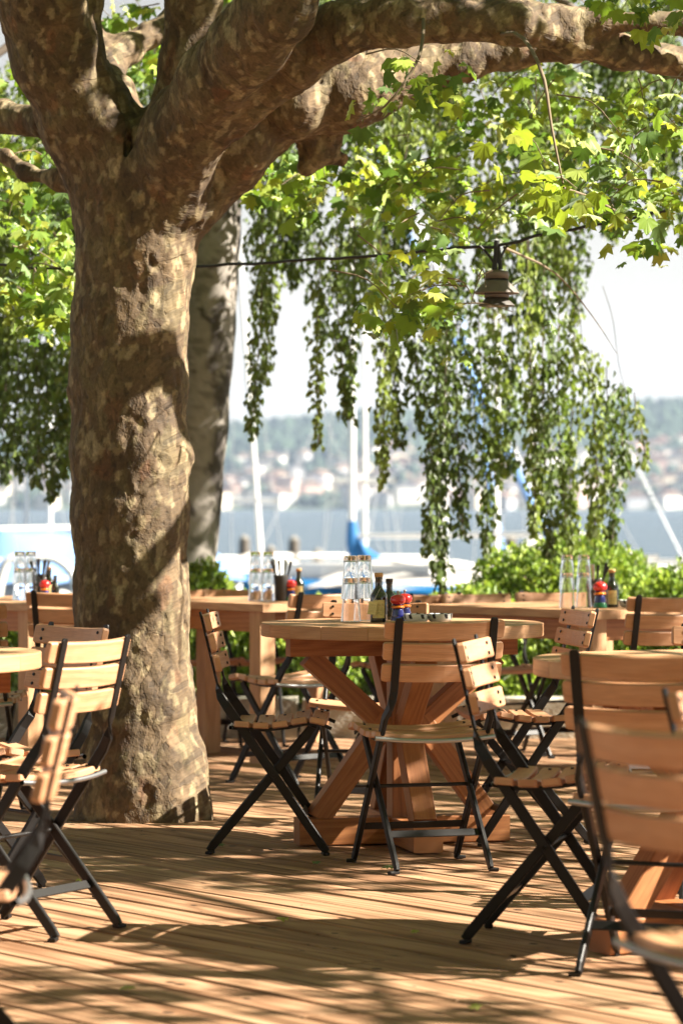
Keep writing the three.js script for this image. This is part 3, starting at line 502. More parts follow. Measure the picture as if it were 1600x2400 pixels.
// ---------------------------------------------------------------- boats and posts in the harbour
const whiteHull = mat(RGB(0.74, 0.73, 0.70), 0.35), canvasW = mat(RGB(0.72, 0.69, 0.64), 0.9), canvasB = mat(RGB(0.015, 0.13, 0.34), 0.8), canvasLB = mat(RGB(0.16, 0.30, 0.58), 0.8), alu = mat(RGB(0.78, 0.76, 0.71), 0.45, { metalness: 0.1 }), blueHull = mat(RGB(0.02, 0.17, 0.40), 0.35), wire = mat(RGB(0.5, 0.5, 0.5), 0.4, { metalness: 0.5 });
function hullGeo(L, B, fb) {
  const ns = 18, nr = 9, pos = [], idx = [];
  for (let i = 0; i <= ns; i++) { const t = i / ns, x = (t - 0.45) * L, w = B / 2 * Math.pow(Math.sin(Math.PI * clamp(0.22 + 0.78 * (1 - t) * 0.98, 0, 1) * 0.62), 0.9) * (t > 0.985 ? 0.12 : 1) * (1 - Math.pow(t, 5)), top = fb * (1 + 0.22 * Math.pow(t, 2)); for (let j = 0; j <= nr; j++) { const a = -Math.PI / 2 + Math.PI * j / nr, y = top - (top + 0.35) * Math.pow(Math.cos(a), 0.6), z = w * Math.sin(a); pos.push(x + (t > 0.8 ? (t - 0.8) * (y - top) * 1.2 : 0), y, z); if (i < ns && j < nr) { const q = i * (nr + 1) + j; idx.push(q, q + 1, q + nr + 1, q + 1, q + nr + 2, q + nr + 1); } } }
  for (let i = 0; i < ns; i++) { const q = i * (nr + 1); idx.push(q, q + nr + 1, q + nr, q + nr, q + nr + 1, q + 2 * nr + 1); }
  for (let j = 1; j < nr; j++) idx.push(0, j + 1, j);
  const g = new THREE.BufferGeometry(); g.setAttribute('position', new THREE.Float32BufferAttribute(pos, 3)); g.setIndex(idx); g.computeVertexNormals(); return g;
}
function tentGeo(x0, x1, B, y0, ridge) { // canvas laid over a boom or frame; ridge(t) gives its height
  const nu = 14, nv = 10, pos = [], idx = [];
  for (let i = 0; i <= nu; i++) for (let j = 0; j <= nv; j++) { const t = i / nu, s = j / nv * 2 - 1, h = ridge(t), end = Math.min(1, Math.min(t, 1 - t) * 9 + 0.55); pos.push(lerp(x0, x1, t), y0 + h * (1 - Math.pow(Math.abs(s), 1.25)) * end + 0.02 * Math.sin(i * 2.1 + j), s * B / 2 * (1 + 0.03 * Math.sin(i * 1.7))); if (i < nu && j < nv) { const q = i * (nv + 1) + j; idx.push(q, q + 1, q + nv + 1, q + 1, q + nv + 2, q + nv + 1); } }
  const g = new THREE.BufferGeometry(); g.setAttribute('position', new THREE.Float32BufferAttribute(pos, 3)); g.setIndex(idx); g.computeVertexNormals(); return g;
}
function boat({ label, px, d, turn, L = 7, B = 2.3, fb = 1.0, hull = whiteHull, cover, ridge = () => 0.6, mast = 0, lean = 0, mastR = 0.042, sock, spreader, blueStay, name = 'sailing_boat', category = 'sailboat' }) {
  const c = at(px, 1186, d); c.y = WATER;
  const o = thing(name, label, category, c.toArray(), turn, 'boats moored in the harbour');
  mesh('hull', hullGeo(L, B, fb), hull, o);
  const mx = 0.08 * L;
  const cab = new THREE.BoxGeometry(L * 0.36, 0.34, B * 0.55); cab.translate(0.02 * L, fb + 0.15, 0); mesh('cabin', cab, whiteHull, o);
  if (cover) mesh('cover', tentGeo(-0.46 * L, mx + 0.15, B * 1.04, fb - 0.04, ridge), cover, o);
  if (mast) {
    const m = mesh('mast', taper([[V(mx, fb + 0.1, 0), mastR], [V(mx + lean * 0.5, fb + mast * 0.5, 0), mastR], [V(mx + lean, fb + mast, 0), mastR * 0.75]], 10, 4), alu, o);
    const boom = mesh('boom', tube([V(mx, fb + 0.75, 0), V(-0.42 * L, fb + 0.8, 0)], 0.045, 4, 6), alu, o);
    if (spreader) mesh('spreader', tube([V(mx + lean * spreader / mast, fb + spreader, -0.75), V(mx + lean * spreader / mast, fb + spreader, 0.75)], 0.04, 4, 6), alu, m);
    for (const [x, z] of [[0.53 * L, 0], [-0.44 * L, 0], [mx - 0.1, B * 0.46], [mx - 0.1, -B * 0.46]]) mesh('stay', tube([V(mx + lean, fb + mast * 0.97, 0), V(x, fb + 0.12, z)], 0.007, 4, 4), wire, o);
    if (sock) mesh('sail_cover', taper([[V(mx, fb + 1.0, 0), 0.07], [V(mx - 0.02, fb + 0.75, 0), 0.11], [V(mx - 0.1, fb + 0.5, 0), 0.17], [V(mx - 0.35, fb + 0.28, 0), 0.22], [V(mx - 0.8, fb + 0.16, 0), 0.2]], 10, 4), sock, o);
    if (blueStay) mesh('furled_sail', taper([[V(mx + lean, fb + mast * 0.9, 0), 0.03], [V(lerp(mx, blueStay, 0.5), fb + mast * 0.45, 0), 0.07], [V(blueStay, fb + 0.3, 0), 0.08]], 8, 4), canvasLB, o);
  }
  return o;
}
boat({ label: 'sailing boat with tall white mast, blue mast cover and pale canvas beside the centre glasses', px: 900, d: 52, turn: Math.PI - 0.55, L: 7.6, fb: 0.92, hull: blueHull, cover: canvasW, ridge: (t) => 0.3 + 0.2 * t, mast: 8.6, mastR: 0.055, sock: canvasB, blueStay: -3.2 });
boat({ label: 'boat under a white canvas with leaning mast and crosstree beside the birch trunk', px: 560, d: 56, turn: 0.5, L: 6.0, fb: 0.5, hull: blueHull, cover: canvasW, ridge: (t) => 0.45, mast: 7, mastR: 0.045, lean: -0.55, spreader: 1.75 });
boat({ label: 'boat under a peaked white canvas without a mast behind the pepper mills on the left', px: 705, d: 55, turn: 0.15, L: 5.4, B: 2.2, fb: 0.45, hull: mat(RGB(0.04, 0.08, 0.3), 0.4), cover: canvasW, ridge: (t) => 0.95 - 0.6 * Math.abs(t - 0.55), name: 'covered_boat', category: 'boat' });
boat({ label: 'sailing boat with a slim white mast and crosstree just left of the tall white mast', px: 812, d: 62, turn: 0.9, L: 7, fb: 0.45, mast: 5.6, spreader: 2.2, mastR: 0.045, cover: canvasW, ridge: () => 0.32 });
boat({ label: 'sailing boat whose white mast shows through the hanging strands at centre right', px: 1010, d: 60, turn: 1.1, L: 7, fb: 0.45, mast: 8, mastR: 0.055, cover: canvasW, ridge: () => 0.3, blueStay: 3.4 });
boat({ label: 'sailing boat with white mast behind the strands above the big shrub', px: 1235, d: 55, turn: 2.6, L: 7.5, fb: 0.45, mast: 7.4, mastR: 0.052, cover: canvasW, ridge: () => 0.32 });
boat({ label: 'sailing boat with a shorter white mast among the rightmost strands', px: 1290, d: 60, turn: 2.2, L: 7, fb: 0.45, mast: 4.6, mastR: 0.055, cover: canvasW, ridge: () => 0.3 });
boat({ label: 'boat under a domed white canvas over a dark blue hull cover at far right', px: 1500, d: 56, turn: 0.35, L: 6.6, B: 2.4, fb: 0.8, hull: mat(RGB(0.03, 0.08, 0.25), 0.4), cover: canvasW, ridge: (t) => 0.95 * Math.sin(Math.PI * clamp(t * 0.9 + 0.1, 0, 1)), name: 'covered_boat', category: 'boat' });
boat({ label: 'sailing boat under a light blue canvas with a dark blue sail cover at far left', px: 60, d: 50, turn: Math.PI + 0.4, L: 7, fb: 1.05, hull: whiteHull, cover: canvasLB, ridge: (t) => 0.6 + 0.2 * t, mast: 6, sock: canvasB });
boat({ label: 'sailing boat with a bare white mast at the left edge of the picture', px: 30, d: 60, turn: 1.2, L: 7, fb: 0.45, cover: canvasLB, ridge: () => 0.7, mast: 6, mastR: 0.045 });
boat({ label: 'sailing boat with white mast close to the left side of the plane tree', px: 140, d: 60, turn: 2.0, L: 6.6, fb: 0.45, cover: canvasLB, ridge: () => 0.75, mast: 5.5, mastR: 0.045 });
{
  const P = [[571, 1262, 78, 'left of the paired glasses'], [633, 1286, 82, 'behind the paired glasses'], [687, 1264, 78, 'above the peaked white canvas'], [743, 1292, 84, 'right of the peaked white canvas'], [1195, 1262, 80, 'behind the hanging strands']];
  for (const [px, py, d, where] of P) { const t = at(px, py, d), o = thing('mooring_post', `dark wooden mooring post in the lake ${where}`, 'post', [t.x, WATER - 0.4, t.z], 0, 'mooring posts'); const H = t.y - WATER + 0.4; mesh('pole', taper([[V(0, 0, 0), 0.15], [V(0, H * 0.5, 0), 0.15], [V(0.02, H, 0), 0.13]], 10, 3, 0.1), mat(RGB(0.12, 0.1, 0.08), 0.9), o); const cap = new THREE.ConeGeometry(0.14, 0.12, 10); cap.translate(0.02, H + 0.05, 0); mesh('cap', cap, mat(RGB(0.2, 0.19, 0.17), 0.8), o); }
}
{ // white tube frame of the boat at far left
  const c = at(70, 1186, 42), o = thing('canopy_frame', 'white tubular arch frame in front of the blue boat canvas at far left', 'frame', [c.x, WATER, c.z], 0.2);
  const y = (py) => 1.16 - (py - 1186) / F * 42 - WATER, x = (px) => (px - 70) / F * 42;
  mesh('arch', tube([V(x(-10), 0.2, 0), V(x(0), y(1370), 0), V(x(20), y(1315), 0), V(x(50), y(1305), 0)], 0.06, 20, 8), alu, o);
  mesh('arch', tube([V(x(78), y(1308), 0.3), V(x(110), y(1306), 0.3), V(x(138), y(1318), 0.3), V(x(165), y(1350), 0.3), V(x(175), 0.2, 0.3)], 0.06, 20, 8), alu, o);
}
// ---------------------------------------------------------------- folding chairs
const chair0 = (() => {
  const o = new THREE.Group(), X = V(1, 0, 0), Z = V(0, 0, 1);
  const foot = V(0, 0.012, 0.205), bend = V(0, 0.52, -0.155), top = V(0, 0.805, -0.222), cross = V(0, 0.262, 0.0245);
  const slatG = (half, hgt, thk, bow, axisW, seed) => { // curved along x
    const st = []; for (const t of [-1, -0.985, -0.955, -0.8, -0.55, -0.28, 0, 0.28, 0.55, 0.8, 0.955, 0.985, 1]) { const e = Math.abs(t) > 0.99 ? 0.74 : Math.abs(t) > 0.97 ? 0.93 : 1; st.push({ p: V(t * half, 0, 0).addScaledVector(bow, 1 - t * t), w: axisW, sw: hgt * e, st: thk * (e < 0.8 ? 0.8 : 1) }); }
    return shiftUV(sweep(st, 0.14), seed * 0.37, seed * 0.21);
  };
  const boltG = (dirY) => { const g = new THREE.CylinderGeometry(0.0045, 0.005, 0.004, 8); if (!dirY) g.rotateX(Math.PI / 2); return g; };
  // long bars: back stile, twist, front leg
  for (const s of [-1, 1]) {
    const xb = s * 0.158, xl = s * 0.176, st = [];
    st.push({ p: V(xb, 0.808, -0.2235), w: X, sw: 0.016, st: 0.006 }, { p: V(xb, 0.803, -0.222), w: X, sw: 0.024, st: 0.007 }, { p: V(xb, 0.795, -0.22), w: X, sw: 0.026, st: 0.007 }, { p: V(xb, 0.575, -0.167), w: X, sw: 0.026, st: 0.007 });
    st.push({ p: V(xb + s * 0.003, 0.55, -0.162), w: V(0.8, 0, s * 0.6), sw: 0.026, st: 0.009 }, { p: V(xb + s * 0.008, 0.525, -0.153), w: V(0.2, 0, s), sw: 0.029, st: 0.013 }, { p: V(xl, 0.49, -0.13), w: V(0, 0, s), sw: 0.031, st: 0.015 });
    st.push({ p: V(xl, 0.03, 0.186), w: V(0, 0, s), sw: 0.029, st: 0.015 }, { p: V(xl, 0.012, 0.2), w: V(0, 0.2, s), sw: 0.024, st: 0.015 });
    const b = mesh('back_leg_bar', sweep(st, 0.2), M.steel, o);
    mesh('foot', sweep([{ p: V(xl - s * 0.004, 0.008, 0.192), w: Z, sw: 0.024, st: 0.012 }, { p: V(xl + s * 0.026, 0.007, 0.2), w: Z, sw: 0.022, st: 0.01 }], 0.25), M.steel, b);
    const xr = s * 0.156;
    const c = mesh('leg', sweep([{ p: V(xr, 0.012, -0.193), w: V(0, 0.2, s), sw: 0.024, st: 0.014 }, { p: V(xr, 0.03, -0.18), w: V(0, 0, s), sw: 0.029, st: 0.014 }, { p: V(xr, 0.405, 0.138), w: V(0, 0, s), sw: 0.029, st: 0.014 }, { p: V(xr, 0.425, 0.148), w: V(0, 0, s), sw: 0.026, st: 0.014 }], 0.2), M.steel, o);
    mesh('foot', sweep([{ p: V(xr - s * 0.004, 0.008, -0.185), w: Z, sw: 0.024, st: 0.012 }, { p: V(xr + s * 0.026, 0.007, -0.194), w: Z, sw: 0.022, st: 0.01 }], 0.25), M.steel, c);
    mesh('seat_rail', sweep([[-0.125, 0.424], [-0.07, 0.417], [0, 0.416], [0.07, 0.424], [0.13, 0.436], [0.18, 0.435], [0.215, 0.42]].map(([z, y]) => ({ p: V(s * 0.168, y, z), w: V(0, 1, 0), sw: 0.012, st: 0.006 })), 0.2), M.steel, o);
  }
  mesh('stretcher', beam(V(-0.176, 0.125, 0.118), V(0.176, 0.125, 0.118), V(0, 0.82, -0.57), 0.026, 0.006, 0.2), M.steel, o);
  mesh('stretcher', beam(V(-0.156, 0.118, -0.1), V(0.156, 0.118, -0.1), V(0, 0.78, 0.63), 0.026, 0.006, 0.2), M.steel, o);
  mesh('pivot_rod', tube([V(-0.188, 0.262, 0.0245), V(0.188, 0.262, 0.0245)], 0.006, 2, 8), M.steel, o);
  mesh('seat_rod', tube([V(-0.205, 0.425, -0.118), V(-0.12, 0.418, -0.128), V(0, 0.414, -0.132), V(0.12, 0.418, -0.128), V(0.205, 0.425, -0.118)], 0.0075, 18, 8), M.rod, o);
  // back slats sit on the front of the stiles
  const dirB = V(0, 0.285, -0.067).normalize(), nB = V(0, 0.067, 0.285).normalize();
  [0.772, 0.7045, 0.637].forEach((y, i) => {
    const g = slatG(0.198, 0.0565, 0.02, nB.clone().multiplyScalar(-0.024), V(0, 1, 0).clone().add(V(0, 0, -0.235)).normalize(), i + 1), m = mesh('back_slat', g, M.slat[(i * 2) % 3], o);
    m.position.set(0, y, -0.222 + (0.805 - y) * 0.235 + 0.0225);
    const bl = []; for (const s of [-1, 1]) for (const k of [-1, 1]) { const b = boltG(false); b.rotateX(-0.23); b.translate(s * 0.158, k * 0.0135, 0.0035 - k * 0.0032); bl.push(b); }
    mesh('bolts', mergeGeometries(bl), M.bolt, m);
  });
  // dished seat slats
  [[-0.082, 0.437, 0.05], [-0.019, 0.433, 0.0], [0.044, 0.437, -0.13], [0.107, 0.4485, -0.18], [0.169, 0.4485, 0.2]].forEach(([z, y, tilt], i) => {
    const g = slatG(0.2, 0.053, 0.02, V(0, -0.017, 0), V(0, 0, 1), i + 5), m = mesh('seat_slat', g, M.slat[(i + 1) % 3], o);
    m.position.set(0, y, z); m.rotation.x = tilt;
    const bl = []; for (const s of [-1, 1]) { const b = boltG(true); b.translate(s * 0.17, 0.0075, 0); bl.push(b); }
    mesh('bolts', mergeGeometries(bl), M.bolt, m);
  });
  return o;
})();
chair0.name = 'folding_chair';
const CHAIRS = 'folding chairs around the tables';
function chair(label, px, d, heading, size = 1) { // heading: degrees clockwise from straight away from the camera
  const o = chair0.clone(), h = heading * Math.PI / 180; o.name = numbered('folding_chair'); scene.add(o);
  o.position.set((px - 800) / F * d, 0, -d); o.rotation.y = Math.atan2(Math.sin(h), -Math.cos(h)); o.scale.setScalar(size);
  const r = rngOf(Math.round(px * 7 + d * 100)); o.traverse((m) => { if (/slat/.test(m.name)) m.material = M.slat[Math.floor(r() * 3)]; });
  return tag(o, label, 'chair', CHAIRS);
}
chair('folding chair in sharp focus seen from behind, pushed up to the centre round table', 995, 10.42, -17);
chair('folding chair seen in profile facing right, left of the centre round table', 632, 10.95, 92);
chair('folding chair with sunlit slats facing right, its seat to the right table', 1280, 8.7, 103);
chair('folding chair facing left with its back in shade, right of the centre round table', 1225, 11.25, -101);
chair('folding chair facing the camera behind the glasses on the centre round table', 865, 11.9, 187);
chair('folding chair seen from behind on the right side of the left square table', 690, 13.55, -42);
chair('folding chair with bright top slat beside the plane trunk, behind the left square table', 470, 15.7, 168, 0.94);
chair('folding chair with bright top slat behind the stacked glasses of the left square table', 575, 15.75, 172, 0.94);
chair('folding chair just behind the pepper mills of the centre table', 950, 15.2, -40, 0.94);
chair('folding chair with pale top slat behind the left end of the right square table', 1165, 14.95, 150, 0.94);
chair('folding chair with pale top slat behind the stacked glasses of the right square table', 1325, 15.2, 165, 0.94);
chair('folding chair seen from behind at the right side of the right square table', 1525, 13.1, -20);
chair('folding chair cut by the right edge of the picture, behind the foreground chairs', 1735, 9.5, 185);
chair('folding chair seen from behind at the left edge, beside the far left table', -80, 12.2, 6);
chair('folding chair with three sunlit slats left of the plane trunk, at the far left table', 203, 13.75, 14);
chair('folding chair with shaded back and one lit edge, behind the left round table', 34, 9.61, 234);
chair('folding chair with sunlit back slats seen from behind, right of the left round table', 66, 8.85, -62);
chair('blurred folding chair seen edge on at the lower left', -98, 6.2, -93);
chair('folding chair seen from behind in shade at the right round table', 1550, 8.1, 22);
chair('strongly blurred folding chair in the lower right corner', 1748, 5.35, 60);
chair('blurred folding chair with sunlit slat end at the right edge', 1862, 6.35, 110);

// ---------------------------------------------------------------- tables
function discBoards(o, R, thk, y, n, turn) {
  const w = 2 * R / n;
  for (let i = 0; i < n; i++) {
    const a = -R + i * w + 0.0008, b = a + w - 0.0016, s = new THREE.Shape(), up = [], dn = [];
    for (let k = 0; k <= 14; k++) { const x = lerp(a, b, k / 14), h = Math.sqrt(Math.max(0, R * R - x * x)); up.push([x, h]); dn.unshift([x, -h]); }
    [...up, ...dn].forEach(([x, h], k) => k ? s.lineTo(h, x) : s.moveTo(h, x));
    const g = new THREE.ExtrudeGeometry(s, { depth: thk - 0.008, bevelEnabled: true, bevelSize: 0.0035, bevelOffset: -0.0035, bevelThickness: 0.004, bevelSegments: 2, curveSegments: 4 });
    g.rotateX(-Math.PI / 2); g.translate(0, y - thk + 0.004, 0); g.rotateY(turn); shiftUV(g, i * 0.37, i * 0.19);
    mesh('tabletop_board', g, M.table[i % 3], o);
  }
}
function roundTable(label, px, d, turn) {
  const o = thing('round_table', label, 'table', [(px - 800) / F * d, 0, -d], turn, 'round wooden tables'), H = 0.76, T = 0.045;
  discBoards(o, 0.485, T, H, 7, 0.3);
  const Y = V(0, 1, 0), b = 0.085;
  mesh('column', beam(V(0, 0.095, 0), V(0, H - T - 0.075, 0), V(1, 0, 0), 0.09, 0.09, 0.05), M.teak[1], o);
  for (let k = 0; k < 4; k++) {
    const a = k * Math.PI / 2, dir = V(Math.cos(a), 0, Math.sin(a)), side = V(-Math.sin(a), 0, Math.cos(a)), D = (r, y) => dir.clone().multiplyScalar(r).add(V(0, y, 0));
    mesh('floor_beam', beam(D(0.047, 0.05), D(0.37, 0.05), side, 0.1, 0.09, 0.04), M.teak[k % 2], o);
    mesh('top_beam', beam(D(0.047, H - T - 0.035), D(0.40, H - T - 0.035), side, 0.08, 0.066, 0.04), M.teak[k % 2], o);
    mesh('brace', shiftUV(beam(D(0.30, 0.092), D(0.055, 0.43), side, b - 0.006, 0.075, 0.04), k * 0.2, k * 0.07), M.teak[k % 2], o);
    mesh('brace', shiftUV(beam(D(0.055, 0.40), D(0.33, H - T - 0.07), side, b - 0.01, 0.07, 0.04), k * 0.3, k * 0.05), M.teak[(k + 1) % 2], o);
  }
  return o;
}
roundTable('round wooden table in focus with glasses and bottles, in the centre', 942, 11.15, 0.22);
roundTable('round wooden table partly behind the shaded chairs on the right', 1680, 8.55, 0.5);
roundTable('round wooden table cut by the left edge of the picture', -318, 8.9, 0.1);
function squareTable(label, px, d, W, L) { // nearest corner at px, d; sides follow the deck boards
  const c = V((px - 800) / F * d, 0, -d), o = thing('square_table', label, 'table', c.toArray(), 0, 'square wooden tables'), H = 0.72, T = 0.036;
  const A = DV, Bv = DU, P = (a, b, y) => A.clone().multiplyScalar(a).addScaledVector(Bv, b).add(V(0, y, 0)), n = 8;
  for (let i = 0; i < n; i++) { const w = W / n; mesh('tabletop_board', shiftUV(beam(P(w * (i + 0.5), -0.03, H - T / 2), P(w * (i + 0.5), L + 0.03, H - T / 2), A, w - 0.002, T, 0.05), i * 0.4, i * 0.13), M.table[i % 3], o); }
  const q = 0.085, e = 0.02;
  for (const a of [e, W - e - q]) for (const b of [e, L - e - q]) mesh('leg', beam(P(a + q / 2, b + q / 2, 0), P(a + q / 2, b + q / 2, H - T - 0.001), A, q, q, 0.04), M.table[1], o);
  for (const b of [e + 0.03, L - e - 0.03]) mesh('apron', beam(P(e + q + 0.001, b, H - T - 0.048), P(W - e - q - 0.001, b, H - T - 0.048), V(0, 1, 0), 0.09, 0.03, 0.05), M.teak[0], o);
  for (const a of [e + 0.03, W - e - 0.03]) mesh('apron', beam(P(a, e + q + 0.001, H - T - 0.048), P(a, L - e - q - 0.001, H - T - 0.048), V(0, 1, 0), 0.09, 0.03, 0.05), M.teak[0], o);
  return o;
}
squareTable('square wooden table right of the plane trunk, left of centre', 607, 14.55, 1.12, 1.05);
squareTable('square wooden table in front of the big shrub on the right', 1385, 13.6, 1.05, 1.12);
squareTable('square wooden table at the far left behind the chairs', 62, 14.6, 1.1, 1.1);

// ---------------------------------------------------------------- things on the tables
const glassG = lathe([[0, 0.15], [0.0225, 0.15], [0.0245, 0.148], [0.0255, 0.13], [0.03, 0.06], [0.0345, 0.001], [0.0338, 0], [0.0325, 0.001], [0.0285, 0.06], [0.0238, 0.128], [0.021, 0.132], [0, 0.1325]].reverse(), 32);
function glassStack(px, d, y, where, n = 2) {
  for (let k = 0; k < n; k++) { const o = mesh('tumbler', glassG, M.glass); o.position.set((px - 800) / F * d, y + 0.001 + k * 0.077, -d); tag(o, `upturned tumbler, ${k ? 'upper' : 'lower'} in ${where}`, 'glass', 'stacked tumblers'); }
}
const RT = 0.7605, ST = 0.7205;
glassStack(822, 11.2, RT, 'the front stack on the centre round table'); glassStack(853, 11.3, RT, 'the rear stack on the centre round table');
glassStack(599, 15.0, ST, 'the left stack on the table beside the plane trunk'); glassStack(629, 15.0, ST, 'the right stack on the table right of the plane trunk');
glassStack(1328, 14.0, ST, 'the left stack on the table by the big shrub'); glassStack(1367, 14.05, ST, 'the right stack on the table by the big shrub');
glassStack(47, 15.1, ST, 'the left stack on the far left table'); glassStack(73, 15.15, ST, 'the right stack on the far left table');
const bottleM = mat(RGB(0.012, 0.012, 0.006), 0.08, { clearcoat: 1 }), cork = mat(RGB(0.55, 0.33, 0.14), 0.8), paper = mat(0xffffff, 0.9, { map: tex(64, 96, (u, v) => { const l = (v > 0.18 && v < 0.8 && Math.abs(v * 22 % 1 - 0.5) > 0.3 && N3(u * 26, Math.floor(v * 22) * 3.3, 1) > 0.02 && u > 0.14 && u < 0.86) ? 0.62 : 1, n = 1 + 0.08 * N3(u * 9, v * 9, 2); return [0.86 * l * n, 0.79 * l * n, 0.56 * l * n]; }) });
function bottle(label, px, d, y, h, kind) {
  const o = thing('bottle', label, 'bottle', [(px - 800) / F * d, y, -d], 0, 'bottles on the tables'), s = h / 0.17;
  mesh('body', lathe([[0, 0], [0.027, 0], [0.0295, 0.003], [0.0295, 0.082], [0.028, 0.094], [0.02, 0.108], [0.0135, 0.118], [0.0125, 0.128], [0.0125, 0.148], [0.014, 0.15], [0.014, 0.155], [0, 0.155]], 24).scale(s, s, s), bottleM, o);
  mesh('cap', lathe([[0, 0.17], [0.0145, 0.17], [0.015, 0.168], [0.015, 0.1555], [0, 0.1555]].reverse(), 20).scale(s, s, s), kind === 'dark' ? M.black : cork, o);
  const lab = new THREE.CylinderGeometry(0.0299, 0.0299, 0.062, 20, 1, true, -0.75, 1.5); lab.translate(0, 0.046, 0); lab.scale(s, s, s);
  if (kind !== 'dark') mesh('label', lab, paper, o);
  if (kind === 'tag') { const g = new THREE.BoxGeometry(0.03, 0.045, 0.0012); const t = mesh('hang_tag', g, paper, o); t.position.set(-0.022, 0.05, 0.036); t.rotation.set(-0.15, -0.35, -0.14); mesh('string', tube([V(-0.018, 0.072, 0.035), V(-0.004, 0.1, 0.03), V(0.006, 0.118, 0.016)], 0.0008, 8, 4), mat(RGB(0.6, 0.55, 0.45), 0.9), o); }
}
bottle('dark oil bottle with cork top and paper tags on the centre round table', 887, 11.15, RT, 0.17, 'tag');
bottle('dark vinegar bottle with black cap behind the oil bottle on the centre table', 912, 11.36, RT, 0.145, 'dark');
bottle('dark oil bottle with cork top on the table by the big shrub', 1433, 14.05, ST, 0.165, 'plain');
bottle('slim dark bottle on the table right of the plane trunk', 700, 15.05, ST, 0.15, 'plain');
bottle('dark bottle with cork top on the far left table', 115, 15.2, ST, 0.155, 'plain');
bottle('small dark bottle with black cap on the far left table', 130, 15.15, ST, 0.115, 'dark');
const red = mat(RGB(0.55, 0.012, 0.012), 0.25, { clearcoat: 0.8 }), amber = mat(RGB(0.75, 0.2, 0.01), 0.25, { clearcoat: 0.8 }), navy = mat(RGB(0.012, 0.014, 0.13), 0.22, { clearcoat: 0.9 }), green = mat(RGB(0.01, 0.16, 0.06), 0.3, { clearcoat: 0.6 });
function mill(label, px, d, y, s = 1, foot = navy) {
  const o = thing('pepper_mill', label, 'pepper mill', [(px - 800) / F * d, y, -d], 0, 'pepper and salt mills'), L = (p) => lathe(p, 24).scale(s, s, s);
  mesh('base', L([[0, 0], [0.0255, 0], [0.0265, 0.004], [0.025, 0.016], [0.022, 0.02]]), foot, o);
  mesh('body', L([[0.022, 0.02], [0.0225, 0.028], [0.0185, 0.044], [0.0185, 0.05], [0, 0.05]]), navy, o);
  mesh('collar', L([[0, 0.05], [0.021, 0.05], [0.0235, 0.054], [0.021, 0.0595], [0, 0.0595]]), amber, o);
  mesh('neck', L([[0, 0.0595], [0.0185, 0.0595], [0.0185, 0.064], [0, 0.064]]), navy, o);
  mesh('head', L([[0, 0.064], [0.018, 0.064], [0.025, 0.07], [0.027, 0.079], [0.0245, 0.09], [0.014, 0.097], [0, 0.098]]), red, o);
  mesh('knob', L([[0, 0.098], [0.003, 0.098], [0.003, 0.103], [0.0055, 0.107], [0.004, 0.111], [0, 0.112]]), M.rod, o);
}
mill('red and blue pepper mill in front on the centre round table', 932, 11.12, RT, 0.98);
mill('red and blue salt mill behind the other on the centre round table', 948, 11.26, RT, 0.98);
mill('red and blue mill with green foot on the table by the big shrub', 1405, 13.98, ST, 1.15, green);
mill('red and blue mill on the table right of the plane trunk', 681, 15.0, ST, 1.0, green);
mill('red and blue mill on the far left table', 106, 15.1, ST, 0.95);
const holderM = mat(RGB(0.03, 0.026, 0.024), 0.6), cut = mat(RGB(0.5, 0.5, 0.5), 0.3, { metalness: 0.9 });
function cutlery(label, px, d, y) {
  const o = thing('cutlery_holder', label, 'cutlery holder', [(px - 800) / F * d, y, -d], 0, 'cutlery holders'), r = rngOf(px);
  mesh('cup', lathe([[0, 0], [0.028, 0], [0.034, 0.12], [0.032, 0.12], [0.026, 0.004], [0, 0.004]], 20), holderM, o);
  for (let k = 0; k < 7; k++) { const a = r() * 6.28, q = 0.008 + r() * 0.012, t = 0.02 + r() * 0.03; mesh('cutlery', sweep([{ p: V(Math.cos(a) * q * 0.5, 0.01, Math.sin(a) * q * 0.5), w: V(1, 0, 0.3), sw: 0.006, st: 0.003 }, { p: V(Math.cos(a) * (q + t * 0.6), 0.13, Math.sin(a) * (q + t * 0.6)), w: V(1, 0, 0.3), sw: 0.008, st: 0.003 }, { p: V(Math.cos(a) * (q + t), 0.175 + r() * 0.02, Math.sin(a) * (q + t)), w: V(1, 0, 0.3), sw: 0.015, st: 0.002 }], 0.2), k % 2 ? cut : holderM, o); }
}
cutlery('dark cup of cutlery on the table right of the plane trunk', 660, 15.0, ST);
cutlery('dark cup of cutlery behind the mill on the table by the big shrub', 1394, 14.2, ST);
cutlery('dark cup of cutlery on the far left table', 93, 15.2, ST);
function ashtray(label, px, d, y) {
  const o = thing('ashtray', label, 'ashtray', [(px - 800) / F * d, y, -d], 0, 'patterned ashtrays');
  mesh('bowl', lathe([[0, 0], [0.03, 0], [0.042, 0.012], [0.044, 0.03], [0.041, 0.031], [0.037, 0.012], [0.028, 0.005], [0, 0.005]], 28), mat(0xffffff, 0.3, { map: tex(128, 32, (u, v) => { const s = Math.sin(u * 60 + v * 9) > 0.35 && v > 0.3 && v < 0.75; return s ? [0.07, 0.07, 0.09] : [0.85, 0.85, 0.84]; }) }), o);
}
ashtray('white ashtray with dark pattern beside the mills on the centre table', 975, 11.08, RT);
ashtray('white ashtray with dark pattern right of the other on the centre table', 1030, 11.12, RT);
ashtray('white ashtray beside the bottle on the table by the big shrub', 1472, 14.1, ST);

